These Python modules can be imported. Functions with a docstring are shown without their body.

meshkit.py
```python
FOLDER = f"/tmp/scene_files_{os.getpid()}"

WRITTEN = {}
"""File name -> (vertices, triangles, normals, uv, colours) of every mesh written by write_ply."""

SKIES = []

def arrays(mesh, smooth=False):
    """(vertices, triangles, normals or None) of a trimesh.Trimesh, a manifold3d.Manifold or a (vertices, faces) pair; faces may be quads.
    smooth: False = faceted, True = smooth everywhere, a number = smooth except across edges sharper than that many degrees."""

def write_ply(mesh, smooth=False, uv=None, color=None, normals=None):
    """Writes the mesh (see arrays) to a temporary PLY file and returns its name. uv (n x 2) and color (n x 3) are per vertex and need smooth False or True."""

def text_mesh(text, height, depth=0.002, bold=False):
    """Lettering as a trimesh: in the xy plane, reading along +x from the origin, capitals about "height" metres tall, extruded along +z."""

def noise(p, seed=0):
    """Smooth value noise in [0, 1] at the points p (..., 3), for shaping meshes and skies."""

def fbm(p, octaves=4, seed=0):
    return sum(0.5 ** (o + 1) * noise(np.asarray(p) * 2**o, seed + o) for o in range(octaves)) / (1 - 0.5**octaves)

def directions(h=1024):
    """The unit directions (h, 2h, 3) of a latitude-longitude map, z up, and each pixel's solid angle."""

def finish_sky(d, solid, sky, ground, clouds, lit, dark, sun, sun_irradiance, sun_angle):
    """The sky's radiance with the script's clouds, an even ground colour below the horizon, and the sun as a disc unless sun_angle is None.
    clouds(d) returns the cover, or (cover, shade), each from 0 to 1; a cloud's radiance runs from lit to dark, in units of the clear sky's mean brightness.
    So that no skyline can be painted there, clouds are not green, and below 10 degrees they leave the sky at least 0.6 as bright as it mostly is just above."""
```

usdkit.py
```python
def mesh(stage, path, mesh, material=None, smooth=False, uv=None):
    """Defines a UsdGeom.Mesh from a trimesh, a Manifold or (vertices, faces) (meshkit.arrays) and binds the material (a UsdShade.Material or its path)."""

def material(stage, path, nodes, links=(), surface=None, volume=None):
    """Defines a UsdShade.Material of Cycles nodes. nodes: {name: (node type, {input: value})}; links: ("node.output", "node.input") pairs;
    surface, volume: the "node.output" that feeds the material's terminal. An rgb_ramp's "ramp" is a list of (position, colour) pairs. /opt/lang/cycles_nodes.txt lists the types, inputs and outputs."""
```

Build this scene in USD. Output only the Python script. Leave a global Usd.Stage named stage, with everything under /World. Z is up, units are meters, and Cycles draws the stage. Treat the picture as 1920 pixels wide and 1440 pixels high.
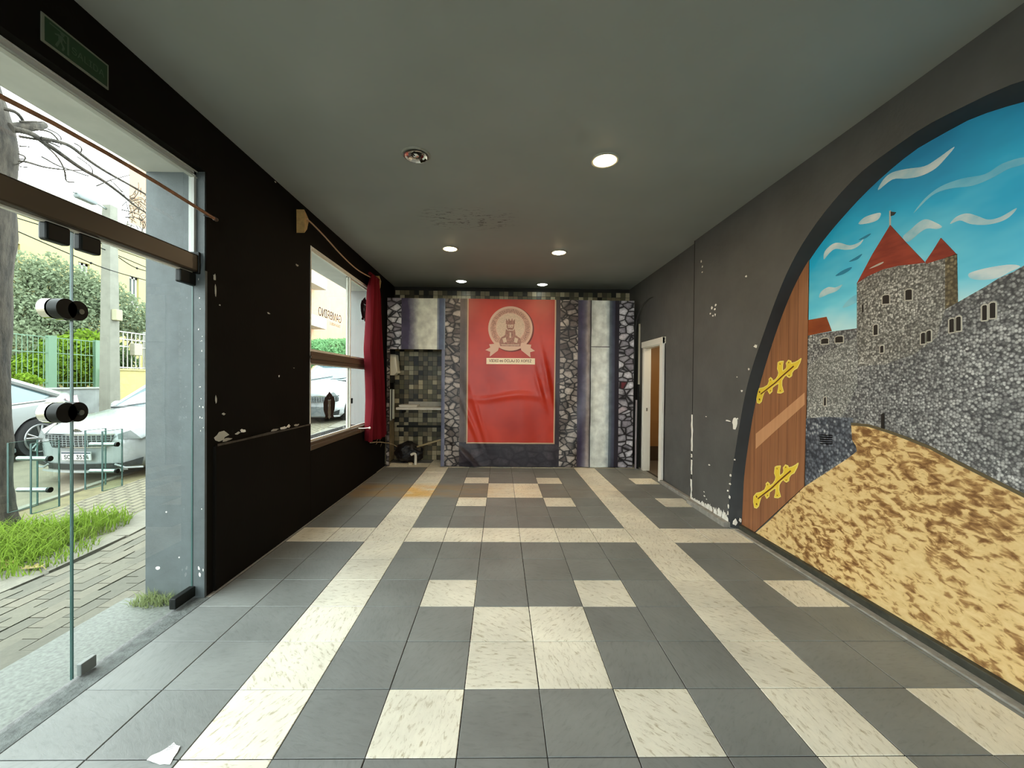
import math, random
import numpy as np, trimesh, manifold3d as m3, shapely
from shapely.geometry import Polygon, Point, box as sbox
import usdkit, meshkit
from pxr import Usd, UsdGeom, UsdLux, UsdShade, Gf, Sdf

stage = Usd.Stage.CreateInMemory()
W = UsdGeom.Xform.Define(stage, '/World')
stage.SetDefaultPrim(W.GetPrim())
UsdGeom.Scope.Define(stage, '/World/Looks')
rng = np.random.default_rng(7); random.seed(7)

# ---------------------------------------------------------------- camera, sky, lamps, exposure
F_PX, YAW, PITCH, ROLL, EYE, CX, CY = 762.3, .0161, -.0096, .0095, 1.652, 950.45, 722.5
SKY = 2.9            # radiance of the overcast sky
LAMP = 4.0           # strength of the downlights
EXPOSURE = 0.0
_f = np.array([math.sin(YAW)*math.cos(PITCH), math.cos(YAW)*math.cos(PITCH), math.sin(PITCH)])
_r = np.array([math.cos(YAW), -math.sin(YAW), 0.]); _u = np.cross(_r, _f)
_r, _u = _r*math.cos(ROLL)+_u*math.sin(ROLL), -_r*math.sin(ROLL)+_u*math.cos(ROLL)
EYEP = np.array([0, 0, EYE])
cam = UsdGeom.Camera.Define(stage, '/World/camera')
m = np.eye(4); m[0, :3], m[1, :3], m[2, :3], m[3, :3] = _r, _u, -_f, EYEP
cam.AddTransformOp().Set(Gf.Matrix4d(*m.ravel().tolist()))
AP = 36.0
cam.CreateHorizontalApertureAttr(AP); cam.CreateVerticalApertureAttr(AP*.75)
cam.CreateFocalLengthAttr(F_PX/1920*AP)
cam.CreateHorizontalApertureOffsetAttr((960-CX)/1920*AP); cam.CreateVerticalApertureOffsetAttr((CY-720)/1920*AP)
cam.CreateClippingRangeAttr(Gf.Vec2f(.05, 500)); cam.CreateExposureAttr(EXPOSURE); cam.CreateFStopAttr(0.0)
dome = UsdLux.DomeLight.Define(stage, '/World/sky')
dome.CreateIntensityAttr(SKY); dome.CreateColorAttr(Gf.Vec3f(.93, .99, 1.0))

def at(px, py, axis, v):
    """The point of a plane of the place (axis = v) that the photograph shows at a pixel: how things were measured."""
    d = _f+_r*(px-CX)/F_PX+_u*(CY-py)/F_PX
    k = 'xyz'.index(axis)
    return EYEP+d*(v-EYEP[k])/d[k]

# ---------------------------------------------------------------- naming
used, origin = {}, {}
def numbered(parent, name):
    k = (str(parent), name); n = used.get(k, 0); used[k] = n+1
    return name if n == 0 else f'{name}_{n:03d}'
def pathof(p): return '/World' if p is None else str(p)
def thing(name, label=None, cat=None, loc=(0, 0, 0), group=None, kind=None, rotz=0):
    path = '/World/'+numbered('/World', name)
    x = UsdGeom.Xform.Define(stage, path); x.AddTranslateOp().Set(Gf.Vec3d(*map(float, loc)))
    if rotz: x.AddRotateZOp().Set(math.degrees(rotz))
    origin[path] = np.array(loc, float)
    tag(path, label, cat, group, kind)
    return path
def tag(path, label=None, cat=None, group=None, kind=None):
    p = stage.GetPrimAtPath(path)
    for k, v in (('label', label), ('category', cat), ('group', group), ('kind', kind)):
        if v: p.SetCustomDataByKey(k, v)
    return path
def tri(mesh):
    if hasattr(mesh, 'to_mesh'):
        q = mesh.to_mesh(); return trimesh.Trimesh(np.array(q.vert_properties[:, :3]), np.array(q.tri_verts), process=False)
    if isinstance(mesh, MB): return mesh.get()
    if isinstance(mesh, tuple):
        v, f = np.asarray(mesh[0], float), np.asarray(mesh[1], int)
        if f.shape[1] == 4: f = np.vstack([f[:, [0, 1, 2]], f[:, [0, 2, 3]]])
        return trimesh.Trimesh(v, f, process=False)
    if isinstance(mesh, list): return trimesh.util.concatenate([tri(x) for x in mesh])
    return mesh
def obj(name, mesh, mat, parent=None, smooth=False, label=None, cat=None, group=None, kind=None, local=False):
    path = pathof(parent)+'/'+numbered(pathof(parent), name)
    t = tri(mesh)
    if parent is not None and not local:
        top = '/'.join(str(parent).split('/')[:3])
        o = origin.get(top)
        if o is not None and np.abs(o).max() > 0:
            t = t.copy(); t.apply_translation(-o)
    usdkit.mesh(stage, path, t, mat, smooth)
    tag(path, label, cat, group, kind)
    return path
def dup(src, loc, label=None, rotz=0, group=None):
    p = stage.GetPrimAtPath(src); was = p.GetCustomData()
    base = src.split('/')[-1]
    base = base[:-4] if base[-4:-3] == '_' and base[-3:].isdigit() else base
    r = thing(base, label or was.get('label'), was.get('category'), loc, group or was.get('group'), None, rotz)
    q = stage.GetPrimAtPath(r)
    for c in p.GetChildren():
        n = stage.DefinePrim(r+'/'+c.GetName()); n.GetReferences().AddInternalReference(c.GetPath())
    return r

# ---------------------------------------------------------------- meshes
class MB:
    def __init__(s): s.v, s.f, s.n = [], [], 0
    def add(s, v, f):
        v = np.asarray(v, float); f = np.asarray(f, int)
        if f.shape[1] == 4: f = np.vstack([f[:, [0, 1, 2]], f[:, [0, 2, 3]]])
        s.v.append(v); s.f.append(f+s.n); s.n += len(v); return s
    def tm(s, t): t = tri(t); return s.add(t.vertices, t.faces)
    def box(s, x0, x1, y0, y1, z0, z1):
        x0, x1 = min(x0, x1), max(x0, x1); y0, y1 = min(y0, y1), max(y0, y1); z0, z1 = min(z0, z1), max(z0, z1)
        v = [(x, y, z) for z in (z0, z1) for y in (y0, y1) for x in (x0, x1)]
        return s.add(v, [(0, 2, 3, 1), (4, 5, 7, 6), (0, 1, 5, 4), (2, 6, 7, 3), (0, 4, 6, 2), (1, 3, 7, 5)])
    def tube(s, pts, r, n=10, cap=True):
        v, f = tube(pts, r, n, cap); return s.add(v, f)
    def get(s): return trimesh.Trimesh(np.vstack(s.v), np.vstack(s.f), process=False)
def bx(*a): return MB().box(*a)
def tube(pts, r, n=10, cap=True):
    pts = np.asarray(pts, float); k = len(pts); r = np.broadcast_to(np.asarray(r, float), k)
    t = np.gradient(pts, axis=0); t /= np.linalg.norm(t, axis=1, keepdims=True)+1e-12
    up = np.array([0, 0, 1.]) if abs(t[0, 2]) < .9 else np.array([1., 0, 0])
    V = []; prev = None
    for i in range(k):
        a = np.cross(t[i], up if prev is None else prev); 
        if prev is not None: a = prev-t[i]*(prev@t[i])
        a /= np.linalg.norm(a)+1e-12; prev = a; b = np.cross(t[i], a)
        w = np.linspace(0, 2*np.pi, n, endpoint=False)
        V.append(pts[i]+r[i]*(np.cos(w)[:, None]*a+np.sin(w)[:, None]*b))
    V = np.vstack(V); Fc = []
    for i in range(k-1):
        for j in range(n):
            a, b = i*n+j, i*n+(j+1) % n
            Fc += [(a, b, b+n), (a, b+n, a+n)]
    if cap:
        V = np.vstack([V, pts[0], pts[-1]]); c0, c1 = k*n, k*n+1
        for j in range(n):
            Fc += [(c0, (j+1) % n, j), (c1, (k-1)*n+j, (k-1)*n+(j+1) % n)]
    return V, np.array(Fc)
def rbox(x0, x1, y0, y1, z0, z1, r=.004, n=8):
    """A box with rounded edges."""
    x0, x1 = min(x0, x1), max(x0, x1); y0, y1 = min(y0, y1), max(y0, y1); z0, z1 = min(z0, z1), max(z0, z1)
    r = min(r, (x1-x0)/2.01, (y1-y0)/2.01, (z1-z0)/2.01)
    s = m3.Manifold.sphere(r, n)
    return m3.Manifold.batch_hull([s.translate((x, y, z)) for x in (x0+r, x1-r) for y in (y0+r, y1-r) for z in (z0+r, z1-r)])
def cyl(c, axis, r, h, n=32, r2=None):
    """A cylinder centred at c along an axis."""
    q = m3.Manifold.cylinder(h, r, r if r2 is None else r2, n, True)
    if axis == 'x': q = q.rotate((0, 90, 0))
    if axis == 'y': q = q.rotate((-90, 0, 0))
    return q.translate(tuple(map(float, c)))
def lathe(profile, n=40):
    """Profile of (radius, z) turned about z."""
    w = np.linspace(0, 2*np.pi, n, endpoint=False); k = len(profile)
    V = np.array([(r*math.cos(a), r*math.sin(a), z) for r, z in profile for a in w]); Fc = []
    for i in range(k-1):
        for j in range(n):
            a, b = i*n+j, i*n+(j+1) % n
            Fc += [(a, b, b+n), (a, b+n, a+n)]
    return trimesh.Trimesh(V, np.array(Fc), process=False)
def plate(poly, axis, v, t, flip=False):
    """A flat polygon given in the two other axes ((y,z) for x, (x,z) for y, (x,y) for z), from v to v+t along the axis."""
    polys = getattr(poly, 'geoms', [poly]); out = []
    for p in polys:
        if p.area < 1e-9: continue
        e = trimesh.creation.extrude_polygon(p, abs(t), engine='earcut'); V = np.array(e.vertices)
        h = V[:, 2]*np.sign(t)+v
        if axis == 'x': V = np.c_[h, V[:, 0], V[:, 1]]
        elif axis == 'y': V = np.c_[V[:, 0], h, V[:, 1]]
        else: V = np.c_[V[:, 0], V[:, 1], h]
        q = trimesh.Trimesh(V, e.faces, process=False)
        if q.volume < 0: q.invert()
        out.append(q)
    return trimesh.util.concatenate(out)
def smoothpoly(pts, n=4):
    """Closed Catmull-Rom curve through the points."""
    P = np.asarray(pts, float); k = len(P); out = []
    for i in range(k):
        a, b, c, d = P[i-1], P[i], P[(i+1) % k], P[(i+2) % k]
        for s in np.arange(n)/n:
            out.append(.5*((2*b)+(c-a)*s+(2*a-5*b+4*c-d)*s*s+(3*b-a-3*c+d)*s**3))
    q = Polygon(out)
    return q if q.is_valid else q.buffer(0)
def curve(pts, n=6):
    P = np.asarray(pts, float); P = np.vstack([2*P[0]-P[1], P, 2*P[-1]-P[-2]]); out = []
    for i in range(1, len(P)-2):
        a, b, c, d = P[i-1:i+3]
        for s in np.arange(n)/n: out.append(.5*((2*b)+(c-a)*s+(2*a-5*b+4*c-d)*s*s+(3*b-a-3*c+d)*s**3))
    return np.array(out+[P[-2]])
def blob(cx, cy, rx, ry, rnd, n=9, jag=.45):
    w = np.linspace(0, 2*np.pi, n, endpoint=False)
    q = 1-jag*rnd.random(n)
    return Polygon(np.c_[cx+rx*q*np.cos(w), cy+ry*q*np.sin(w)]).buffer(0)

# ---------------------------------------------------------------- materials
def S(r, g, b):
    c = np.array([r, g, b], float)/255
    return tuple(np.where(c < .04045, c/12.92, ((c+.055)/1.055)**2.4))
LK = '/World/Looks/'
def mat(name, col, rough=.5, metal=0, spec=.5, noise=None, bump=None, **kw):
    """Principled; noise = (scale, amount) mottles the colour, bump = (scale, distance)."""
    N = {'p': ('principled_bsdf', dict(base_color=col, roughness=rough, metallic=metal, specular_ior_level=spec, **kw))}; L = []
    if noise or bump: N['g'] = ('geometry', {})
    if noise:
        a = noise[1]; c = np.array(col)
        N['n'] = ('noise_texture', dict(scale=noise[0], detail=5, roughness=.6)); L.append(('g.position', 'n.vector'))
        N['r'] = ('rgb_ramp', dict(ramp=[(.3, tuple(c*(1-a))), (.7, tuple(np.minimum(c*(1+a), 1)))])); L += [('n.fac', 'r.fac'), ('r.color', 'p.base_color')]
    if bump:
        N['bn'] = ('noise_texture', dict(scale=bump[0], detail=6, roughness=.6)); N['b'] = ('bump', dict(distance=bump[1], strength=1.0))
        L += [('g.position', 'bn.vector'), ('bn.fac', 'b.height'), ('b.normal', 'p.normal')]
    return usdkit.material(stage, LK+name, N, L, surface='p.BSDF')
def emit(name, col, s): return usdkit.material(stage, LK+name, {'e': ('emission', dict(color=col, strength=s))}, [], surface='e.emission')
def pane(name, tint, rough=.0, ior=1.45):
    """A clear sheet: straight-through transparency, mirror reflection on the outer faces only."""
    return usdkit.material(stage, LK+name, {'t': ('transparent_bsdf', dict(color=tuple(np.sqrt(tint)))), 'g': ('glossy_bsdf', dict(color=(1, 1, 1), roughness=rough)), 'f': ('fresnel', dict(IOR=ior)), 'geo': ('geometry', {}), 'inv': ('math', dict(math_type='subtract', value1=1.0)), 'mu': ('math', dict(math_type='multiply')), 'm': ('mix_closure', {})},
                           [('geo.backfacing', 'inv.value2'), ('f.fac', 'mu.value1'), ('inv.value', 'mu.value2'), ('mu.value', 'm.fac'), ('t.BSDF', 'm.closure1'), ('g.BSDF', 'm.closure2')], surface='m.closure')
def leafmat(name, a, b):
    return usdkit.material(stage, LK+name, {'g': ('geometry', {}), 'r': ('rgb_ramp', dict(ramp=[(0, a), (1, b)])), 'd': ('diffuse_bsdf', {}), 't': ('translucent_bsdf', {}), 'm': ('mix_closure', dict(fac=.35))},
                           [('g.random_per_island', 'r.fac'), ('r.color', 'd.color'), ('r.color', 't.color'), ('d.BSDF', 'm.closure1'), ('t.BSDF', 'm.closure2')], surface='m.closure')

def tile_mat(name, base, fleck, amount, rough, coat, stain=('multiply', (.95, .62, .25))):
    """Riven ceramic tile: streaks turned at random from tile to tile, rust-brown water stains at the back of the room."""
    N = {'g': ('geometry', {}), 'o': ('object_info', {}), 'tau': ('math', dict(math_type='multiply', value2=40.0)),
         'rot': ('vector_rotate', dict(rotation_type='z_axis') if False else {}), 'off': ('combine_xyz', {}), 'add': ('vector_math', dict(math_type='add')),
         'map': ('mapping', dict(scale=(15, 46, 15))), 'n': ('noise_texture', dict(scale=1.0, detail=7, roughness=.68, distortion=.6)),
         'r': ('rgb_ramp', dict(ramp=[(.0, fleck), (.46-amount, fleck), (.46, tuple(np.array(base)*.95)), (.64, base)])),
         'b': ('bump', dict(distance=.0014, strength=.6)), 'n2': ('noise_texture', dict(scale=2.2, detail=3)), 'r2': ('rgb_ramp', dict(ramp=[(.3, (.82, .82, .82)), (.7, (1.06, 1.06, 1.06))])), 'mul': ('mix', dict(mix_type='multiply', fac=1.0)),
         'var': ('math', dict(math_type='multiply_add', value2=.16, value3=.92)), 'sc': ('vector_math', dict(math_type='scale')),
         # stains
         'x': ('separate_xyz', {}), 'y1': ('map_range', dict(from_min=5.65, from_max=5.85, to_min=0, to_max=1, clamp=True)), 'y2': ('map_range', dict(from_min=6.35, from_max=6.6, to_min=1, to_max=0, clamp=True)),
         'x1': ('map_range', dict(from_min=-1.2, from_max=.1, to_min=1, to_max=.22, clamp=True)), 'x2': ('map_range', dict(from_min=.3, from_max=2.0, to_min=1, to_max=.3, clamp=True)),
         'ms': ('mapping', dict(scale=(1.3, 3.2, 1))), 'sn': ('noise_texture', dict(scale=1.6, detail=6, roughness=.7)), 'sr': ('rgb_ramp', dict(ramp=[(.30, (0, 0, 0)), (.55, (1, 1, 1))])), 'sv': ('rgb_to_bw', {}),
         'm1': ('math', dict(math_type='multiply')), 'm2': ('math', dict(math_type='multiply')), 'm3': ('math', dict(math_type='multiply')), 'm4': ('math', dict(math_type='multiply')),
         'stain': ('mix', dict(mix_type=stain[0], color2=stain[1])), 'p': ('principled_bsdf', dict(roughness=rough, specular_ior_level=coat))}
    N['rot'] = ('vector_rotate', dict(rotate_type='z_axis'))
    N['ang'] = ('math', dict(math_type='multiply', value2=3.1))
    L = [('o.random', 'tau.value1'), ('tau.value', 'off.x'), ('tau.value', 'off.y'), ('g.position', 'add.vector1'), ('off.vector', 'add.vector2'), ('add.vector', 'rot.vector'), ('o.random', 'ang.value1'), ('ang.value', 'rot.angle'), ('rot.vector', 'map.vector'),
         ('map.vector', 'n.vector'), ('n.fac', 'r.fac'), ('n.fac', 'b.height'), ('b.normal', 'p.normal'), ('g.position', 'n2.vector'), ('n2.fac', 'r2.fac'), ('r.color', 'mul.color1'), ('r2.color', 'mul.color2'),
         ('o.random', 'var.value1'), ('mul.color', 'sc.vector1'), ('var.value', 'sc.scale'),
         ('g.position', 'x.vector'), ('x.y', 'y1.value'), ('x.y', 'y2.value'), ('x.x', 'x1.value'), ('x.x', 'x2.value'), ('g.position', 'ms.vector'), ('ms.vector', 'sn.vector'), ('sn.fac', 'sr.fac'), ('sr.color', 'sv.color'),
         ('y1.result', 'm1.value1'), ('y2.result', 'm1.value2'), ('m1.value', 'm2.value1'), ('x1.result', 'm2.value2'), ('m2.value', 'm3.value1'), ('sv.val', 'm3.value2'), ('m3.value', 'm4.value1'), ('x2.result', 'm4.value2'),
         ('m4.value', 'stain.fac'), ('sc.vector', 'stain.color1'), ('stain.color', 'p.base_color')]
    return usdkit.material(stage, LK+name, N, L, surface='p.BSDF')
M = {}
M['tile_cream'] = tile_mat('tile_cream', (.87, .83, .69), (.50, .44, .30), .13, .42, .5)
M['tile_dark'] = tile_mat('tile_dark', (.225, .236, .226), (.182, .192, .184), .14, .5, .5, ('mix', (.30, .21, .11)))
M['grout'] = mat('grout', (.03, .028, .024), .9)
M['black_wall'] = mat('black_wall', (.0045, .0036, .0022), .8, spec=.12, noise=(3, .25), bump=(30, .002))
M['grey_wall'] = mat('grey_wall', (.094, .094, .089), .6, noise=(2.2, .15), bump=(24, .003))
M['ceiling'] = None
M['jamb'] = mat('jamb', (.074, .088, .090), .6, noise=(9, .15), bump=(40, .002))
M['soffit'] = mat('soffit', (.62, .62, .58), .7, noise=(6, .06))
M['plaster'] = mat('plaster', (.85, .83, .76), .8)
M['concrete'] = mat('concrete', (.30, .29, .26), .85, noise=(14, .25), bump=(50, .004))
M['white_paint'] = mat('white_paint', (.80, .78, .70), .4)
M['glass'] = pane('glass', (.77, .83, .81)); M['clear_glass'] = pane('clear_glass', (.92, .95, .94))
M['glass_edge'] = mat('glass_edge', (.03, .085, .075), .3)
M['handle_glass'] = pane('handle_glass', (.80, .92, .88))
M['bronze'] = mat('bronze', (.05, .036, .022), .35, metal=.2)
M['black_metal'] = mat('black_metal', (.006, .007, .006), .45, spec=.2)
M['steel'] = mat('steel', (.26, .31, .295), .35, metal=1)
M['polished'] = mat('polished', (.82, .82, .80), .12, metal=1)
M['alu'] = mat('alu', (.72, .70, .62), .4)
M['alu_brown'] = mat('alu_brown', (.10, .074, .045), .45)
M['wood_rod'] = mat('wood_rod', (.25, .11, .05), .5, noise=(20, .3))
M['wood_light'] = mat('wood_light', (.55, .34, .12), .5, noise=(20, .2))
M['granite'] = mat('granite', (.125, .132, .118), .6, noise=(45, .35))

def ceil_mat():
    N = {'g': ('geometry', {}), 'x': ('separate_xyz', {}), 'n0': ('noise_texture', dict(scale=1.1, detail=3)), 'r0': ('rgb_ramp', dict(ramp=[(.3, (.31, .34, .318)), (.7, (.355, .385, .362))])),
         'mp': ('mapping', dict(scale=(6, 14, 1))), 'n': ('noise_texture', dict(scale=1.6, detail=5, roughness=.75)), 'r': ('rgb_ramp', dict(ramp=[(.55, (0, 0, 0)), (.60, (1, 1, 1))])), 'bw': ('rgb_to_bw', {}),
         'a': ('map_range', dict(from_min=-1.05, from_max=-.7, to_min=0, to_max=1, clamp=True)), 'b': ('map_range', dict(from_min=-.05, from_max=.25, to_min=1, to_max=0, clamp=True)), 'c': ('map_range', dict(from_min=4.55, from_max=4.8, to_min=0, to_max=1, clamp=True)), 'd': ('map_range', dict(from_min=5.05, from_max=5.3, to_min=1, to_max=0, clamp=True)),
         'm1': ('math', dict(math_type='multiply')), 'm2': ('math', dict(math_type='multiply')), 'm3': ('math', dict(math_type='multiply')), 'm4': ('math', dict(math_type='multiply')),
         'mx': ('mix', dict(color2=(.09, .09, .08))), 'p': ('principled_bsdf', dict(roughness=.6)), 'bn': ('noise_texture', dict(scale=5, detail=3)), 'bp': ('bump', dict(distance=.01, strength=.4))}
    L = [('g.position', 'x.vector'), ('g.position', 'n0.vector'), ('n0.fac', 'r0.fac'), ('g.position', 'mp.vector'), ('mp.vector', 'n.vector'), ('n.fac', 'r.fac'), ('r.color', 'bw.color'), ('x.x', 'a.value'), ('x.x', 'b.value'), ('x.y', 'c.value'), ('x.y', 'd.value'),
         ('a.result', 'm1.value1'), ('b.result', 'm1.value2'), ('c.result', 'm2.value1'), ('d.result', 'm2.value2'), ('m1.value', 'm3.value1'), ('m2.value', 'm3.value2'), ('m3.value', 'm4.value1'), ('bw.val', 'm4.value2'), ('m4.value', 'mx.fac'), ('r0.color', 'mx.color1'), ('mx.color', 'p.base_color'),
         ('g.position', 'bn.vector'), ('bn.fac', 'bp.height'), ('bp.normal', 'p.normal')]
    return usdkit.material(stage, LK+'ceiling_paint', N, L, surface='p.BSDF')
M['ceiling'] = ceil_mat()

# ---------------------------------------------------------------- the room shell
XL, XR, XF, XM, YB, YF, ZC = -2.22, 2.69, 2.64, 2.75, 8.5, -3.2, 3.6
XO = -2.655                                    # outer face of the street wall
T, GX, GY = .40, .2235, 1.7696                 # floor tile pitch and origin
OPEN = (.35, 3.10, 3.20)                      # shop-front opening: y0, y1, top
WIN = (4.77, 7.16, .87, 3.21)                  # window opening
def bxm(x0, x1, y0, y1, z0, z1): return m3.Manifold.cube((x1-x0, y1-y0, z1-z0)).translate((x0, y0, z0))

# floor
fl = thing('floor', 'floor of slate grey and cream ceramic tiles laid in a geometric pattern', 'floor', kind='structure')
obj('grout_bed', bx(GX-6*T-.006, 2.80, YF, YB+.1, -.12, -.004), M['grout'], fl)
GAP = .0022
for j in range(-5, 17):
    y0, y1 = GY+j*T, GY+(j+1)*T
    if y0 > YB: continue
    y1 = min(y1, YB)
    for i in range(-6, 7):
        x0, x1 = GX+i*T, GX+(i+1)*T
        x1 = min(x1, 2.75)
        q = j % 9
        cream = i in (-4, 3) or q == 6 or (q in (0, 3) and i in (-2, 1, 5)) or (q in (1, 2) and i in (-1, 0))
        dx, dy = rng.normal(0, .0004, 2); dz = rng.normal(0, .0005)
        t = rbox(x0+GAP+dx, x1-GAP+dx, y0+GAP+dy, y1-GAP+dy, -.012+dz, 0+dz, .0022, 4)
        obj('tile', t, M['tile_cream' if cream else 'tile_dark'], fl)
obj('edge_strip', bx(-2.325, GX-6*T-.007, YF, 3.1, -.1, -.003), mat('edge_strip', (.10, .11, .105), .8, noise=(16, .4), bump=(40, .006)), fl)
obj('edge_strip', bx(-2.325, GX-6*T-.007, 3.1, YB, -.1, -.003), M['concrete'], fl)

# ceiling
obj('ceiling', bx(-2.70, 2.95, YF-.1, YB+.1, ZC, ZC+.12), M['ceiling'], kind='structure', label='dark grey painted ceiling with small peeling flecks', cat='ceiling')

# street wall with the shop front and the window cut out
w = bxm(XO, XL, YF, YB+.1, -.15, ZC)-bxm(XO-.1, XL+.1, OPEN[0], OPEN[1], -.3, OPEN[2])-bxm(XO-.1, XL+.1, WIN[0], WIN[1], WIN[2], WIN[3])
wl = thing('wall_left', 'black painted street wall between the glazed shop front and the window', 'wall', kind='structure')
obj('plaster_wall', w, M['black_wall'], wl)
led = at(398, 838, 'x', -2.2)[2]
obj('dado', rbox(XL-.02, XL+.022, 3.18, WIN[0]-.01, .0, led, .006), M['black_wall'], wl)
obj('dado', rbox(XL-.02, XL+.022, WIN[0]-.01, 7.3, .0, WIN[2]-.05, .006), M['black_wall'], wl)
obj('jamb_lining', bx(XO-.002, XL-.008, OPEN[1]-.004, OPEN[1]+.004, -.1, OPEN[2]), M['jamb'], wl)
obj('jamb_lining', bx(-2.315, XL+.002, OPEN[1]-.012, OPEN[1]+.01, 0, 2.46), M['jamb'], wl)
obj('outer_plaster', [bx(XO-.012, XO+.0, OPEN[1], WIN[0], -.1, ZC), bx(XO-.012, XO, OPEN[0], OPEN[1], OPEN[2], ZC), bx(XO-.012, XO, WIN[1], YB, -.1, ZC), bx(XO-.012, XO, WIN[0], WIN[1], -.1, WIN[2]), bx(XO-.012, XO, WIN[0], WIN[1], WIN[3], ZC)], M['jamb'], wl)
obj('lintel_lining', bx(XO-.012, XL-.06, OPEN[0], OPEN[1], OPEN[2]-.006, OPEN[2]+.01), M['soffit'], wl)
obj('lintel_lining', bx(XO-.012, XL-.08, WIN[0], WIN[1], WIN[3]-.006, WIN[3]+.01), M['soffit'], wl)
for ya_, yb_ in ((WIN[0]-.01, WIN[0]+.004), (WIN[1]-.004, WIN[1]+.01)): obj('reveal_lining', bx(XO-.012, XL-.08, ya_, yb_, WIN[2], WIN[3]), mat('reveal_'+str(int(ya_)), (.26, .265, .25), .7), wl)

# right wall: niche with the mural, set-back part with the door and a shallow blind arch
F_ARCH = [(4.64, -.05), (4.625, .25), (4.585, .55), (4.44, 1.18), (4.30, 1.65), (4.09, 2.08), (3.755, 2.645), (3.435, 2.97), (3.02, 3.20), (2.6, 3.27)]
B_ARCH = [(4.54, -.05), (4.52, .3), (4.48, .76), (4.29, 1.54), (3.93, 2.32), (3.595, 2.76), (3.14, 3.06), (2.73, 3.21), (2.45, 3.22)]
def arch(pts, mid=2.52):
    c = curve(pts, 6); c = c[c[:, 0] > mid]
    return np.vstack([c, np.c_[2*mid-c[::-1, 0], c[::-1, 1]]])
fa, ba = arch(F_ARCH), arch(B_ARCH)
def resample(P, n):
    d = np.r_[0, np.cumsum(np.linalg.norm(np.diff(P, axis=0), axis=1))]; s = np.linspace(0, d[-1], n)
    return np.c_[np.interp(s, d, P[:, 0]), np.interp(s, d, P[:, 1])]
fa, ba = resample(fa, 90), resample(ba, 90)
hole = tri(plate(Polygon(fa), 'x', XF-.05, .3))
wr = thing('wall_right', 'dark grey right wall with chipped paint around the arched mural niche', 'wall', kind='structure')
front = bxm(XF, XM+.02, YF, 5.545, -.05, ZC)
mh = m3.Manifold(m3.Mesh(np.asarray(hole.vertices, np.float32), np.asarray(hole.faces, np.uint32)))
obj('plaster_wall', front-mh, M['grey_wall'], wr)
V = np.vstack([np.c_[np.full(90, XF), fa], np.c_[np.full(90, XM), ba]])
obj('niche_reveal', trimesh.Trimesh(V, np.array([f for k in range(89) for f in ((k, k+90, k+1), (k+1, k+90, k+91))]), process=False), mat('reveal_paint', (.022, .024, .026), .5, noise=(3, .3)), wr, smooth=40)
obj('niche_back', bx(XM, XM+.03, YF, 5.5, -.05, ZC), M['grey_wall'], wr)
DOOR = (6.79, 7.60, 2.31)
ar2 = smoothpoly([(8.25, -.1), (8.2, 2.2), (8.08, 2.85), (7.75, 3.12), (7.2, 3.18), (6.75, 2.95), (6.45, 2.5), (6.36, 1.5), (6.36, -.1)], 6)
bw = bxm(XR, XR+.13, 5.545, YB+.1, -.05, ZC)
ah = tri(plate(ar2, 'x', XR-.1, .135)); ah = m3.Manifold(m3.Mesh(np.asarray(ah.vertices, np.float32), np.asarray(ah.faces, np.uint32)))
obj('plaster_wall', bw-ah-bxm(XR-.1, XR+.3, DOOR[0], DOOR[1], -.1, DOOR[2]), M['grey_wall'], wr)
obj('kerb', [rbox(XF-.06, XR+.01, 4.62, 5.56, -.01, .06, .008), rbox(XR-.05, XR+.01, 5.56, 6.66, -.01, .05, .008)], M['concrete'], wr)
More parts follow.
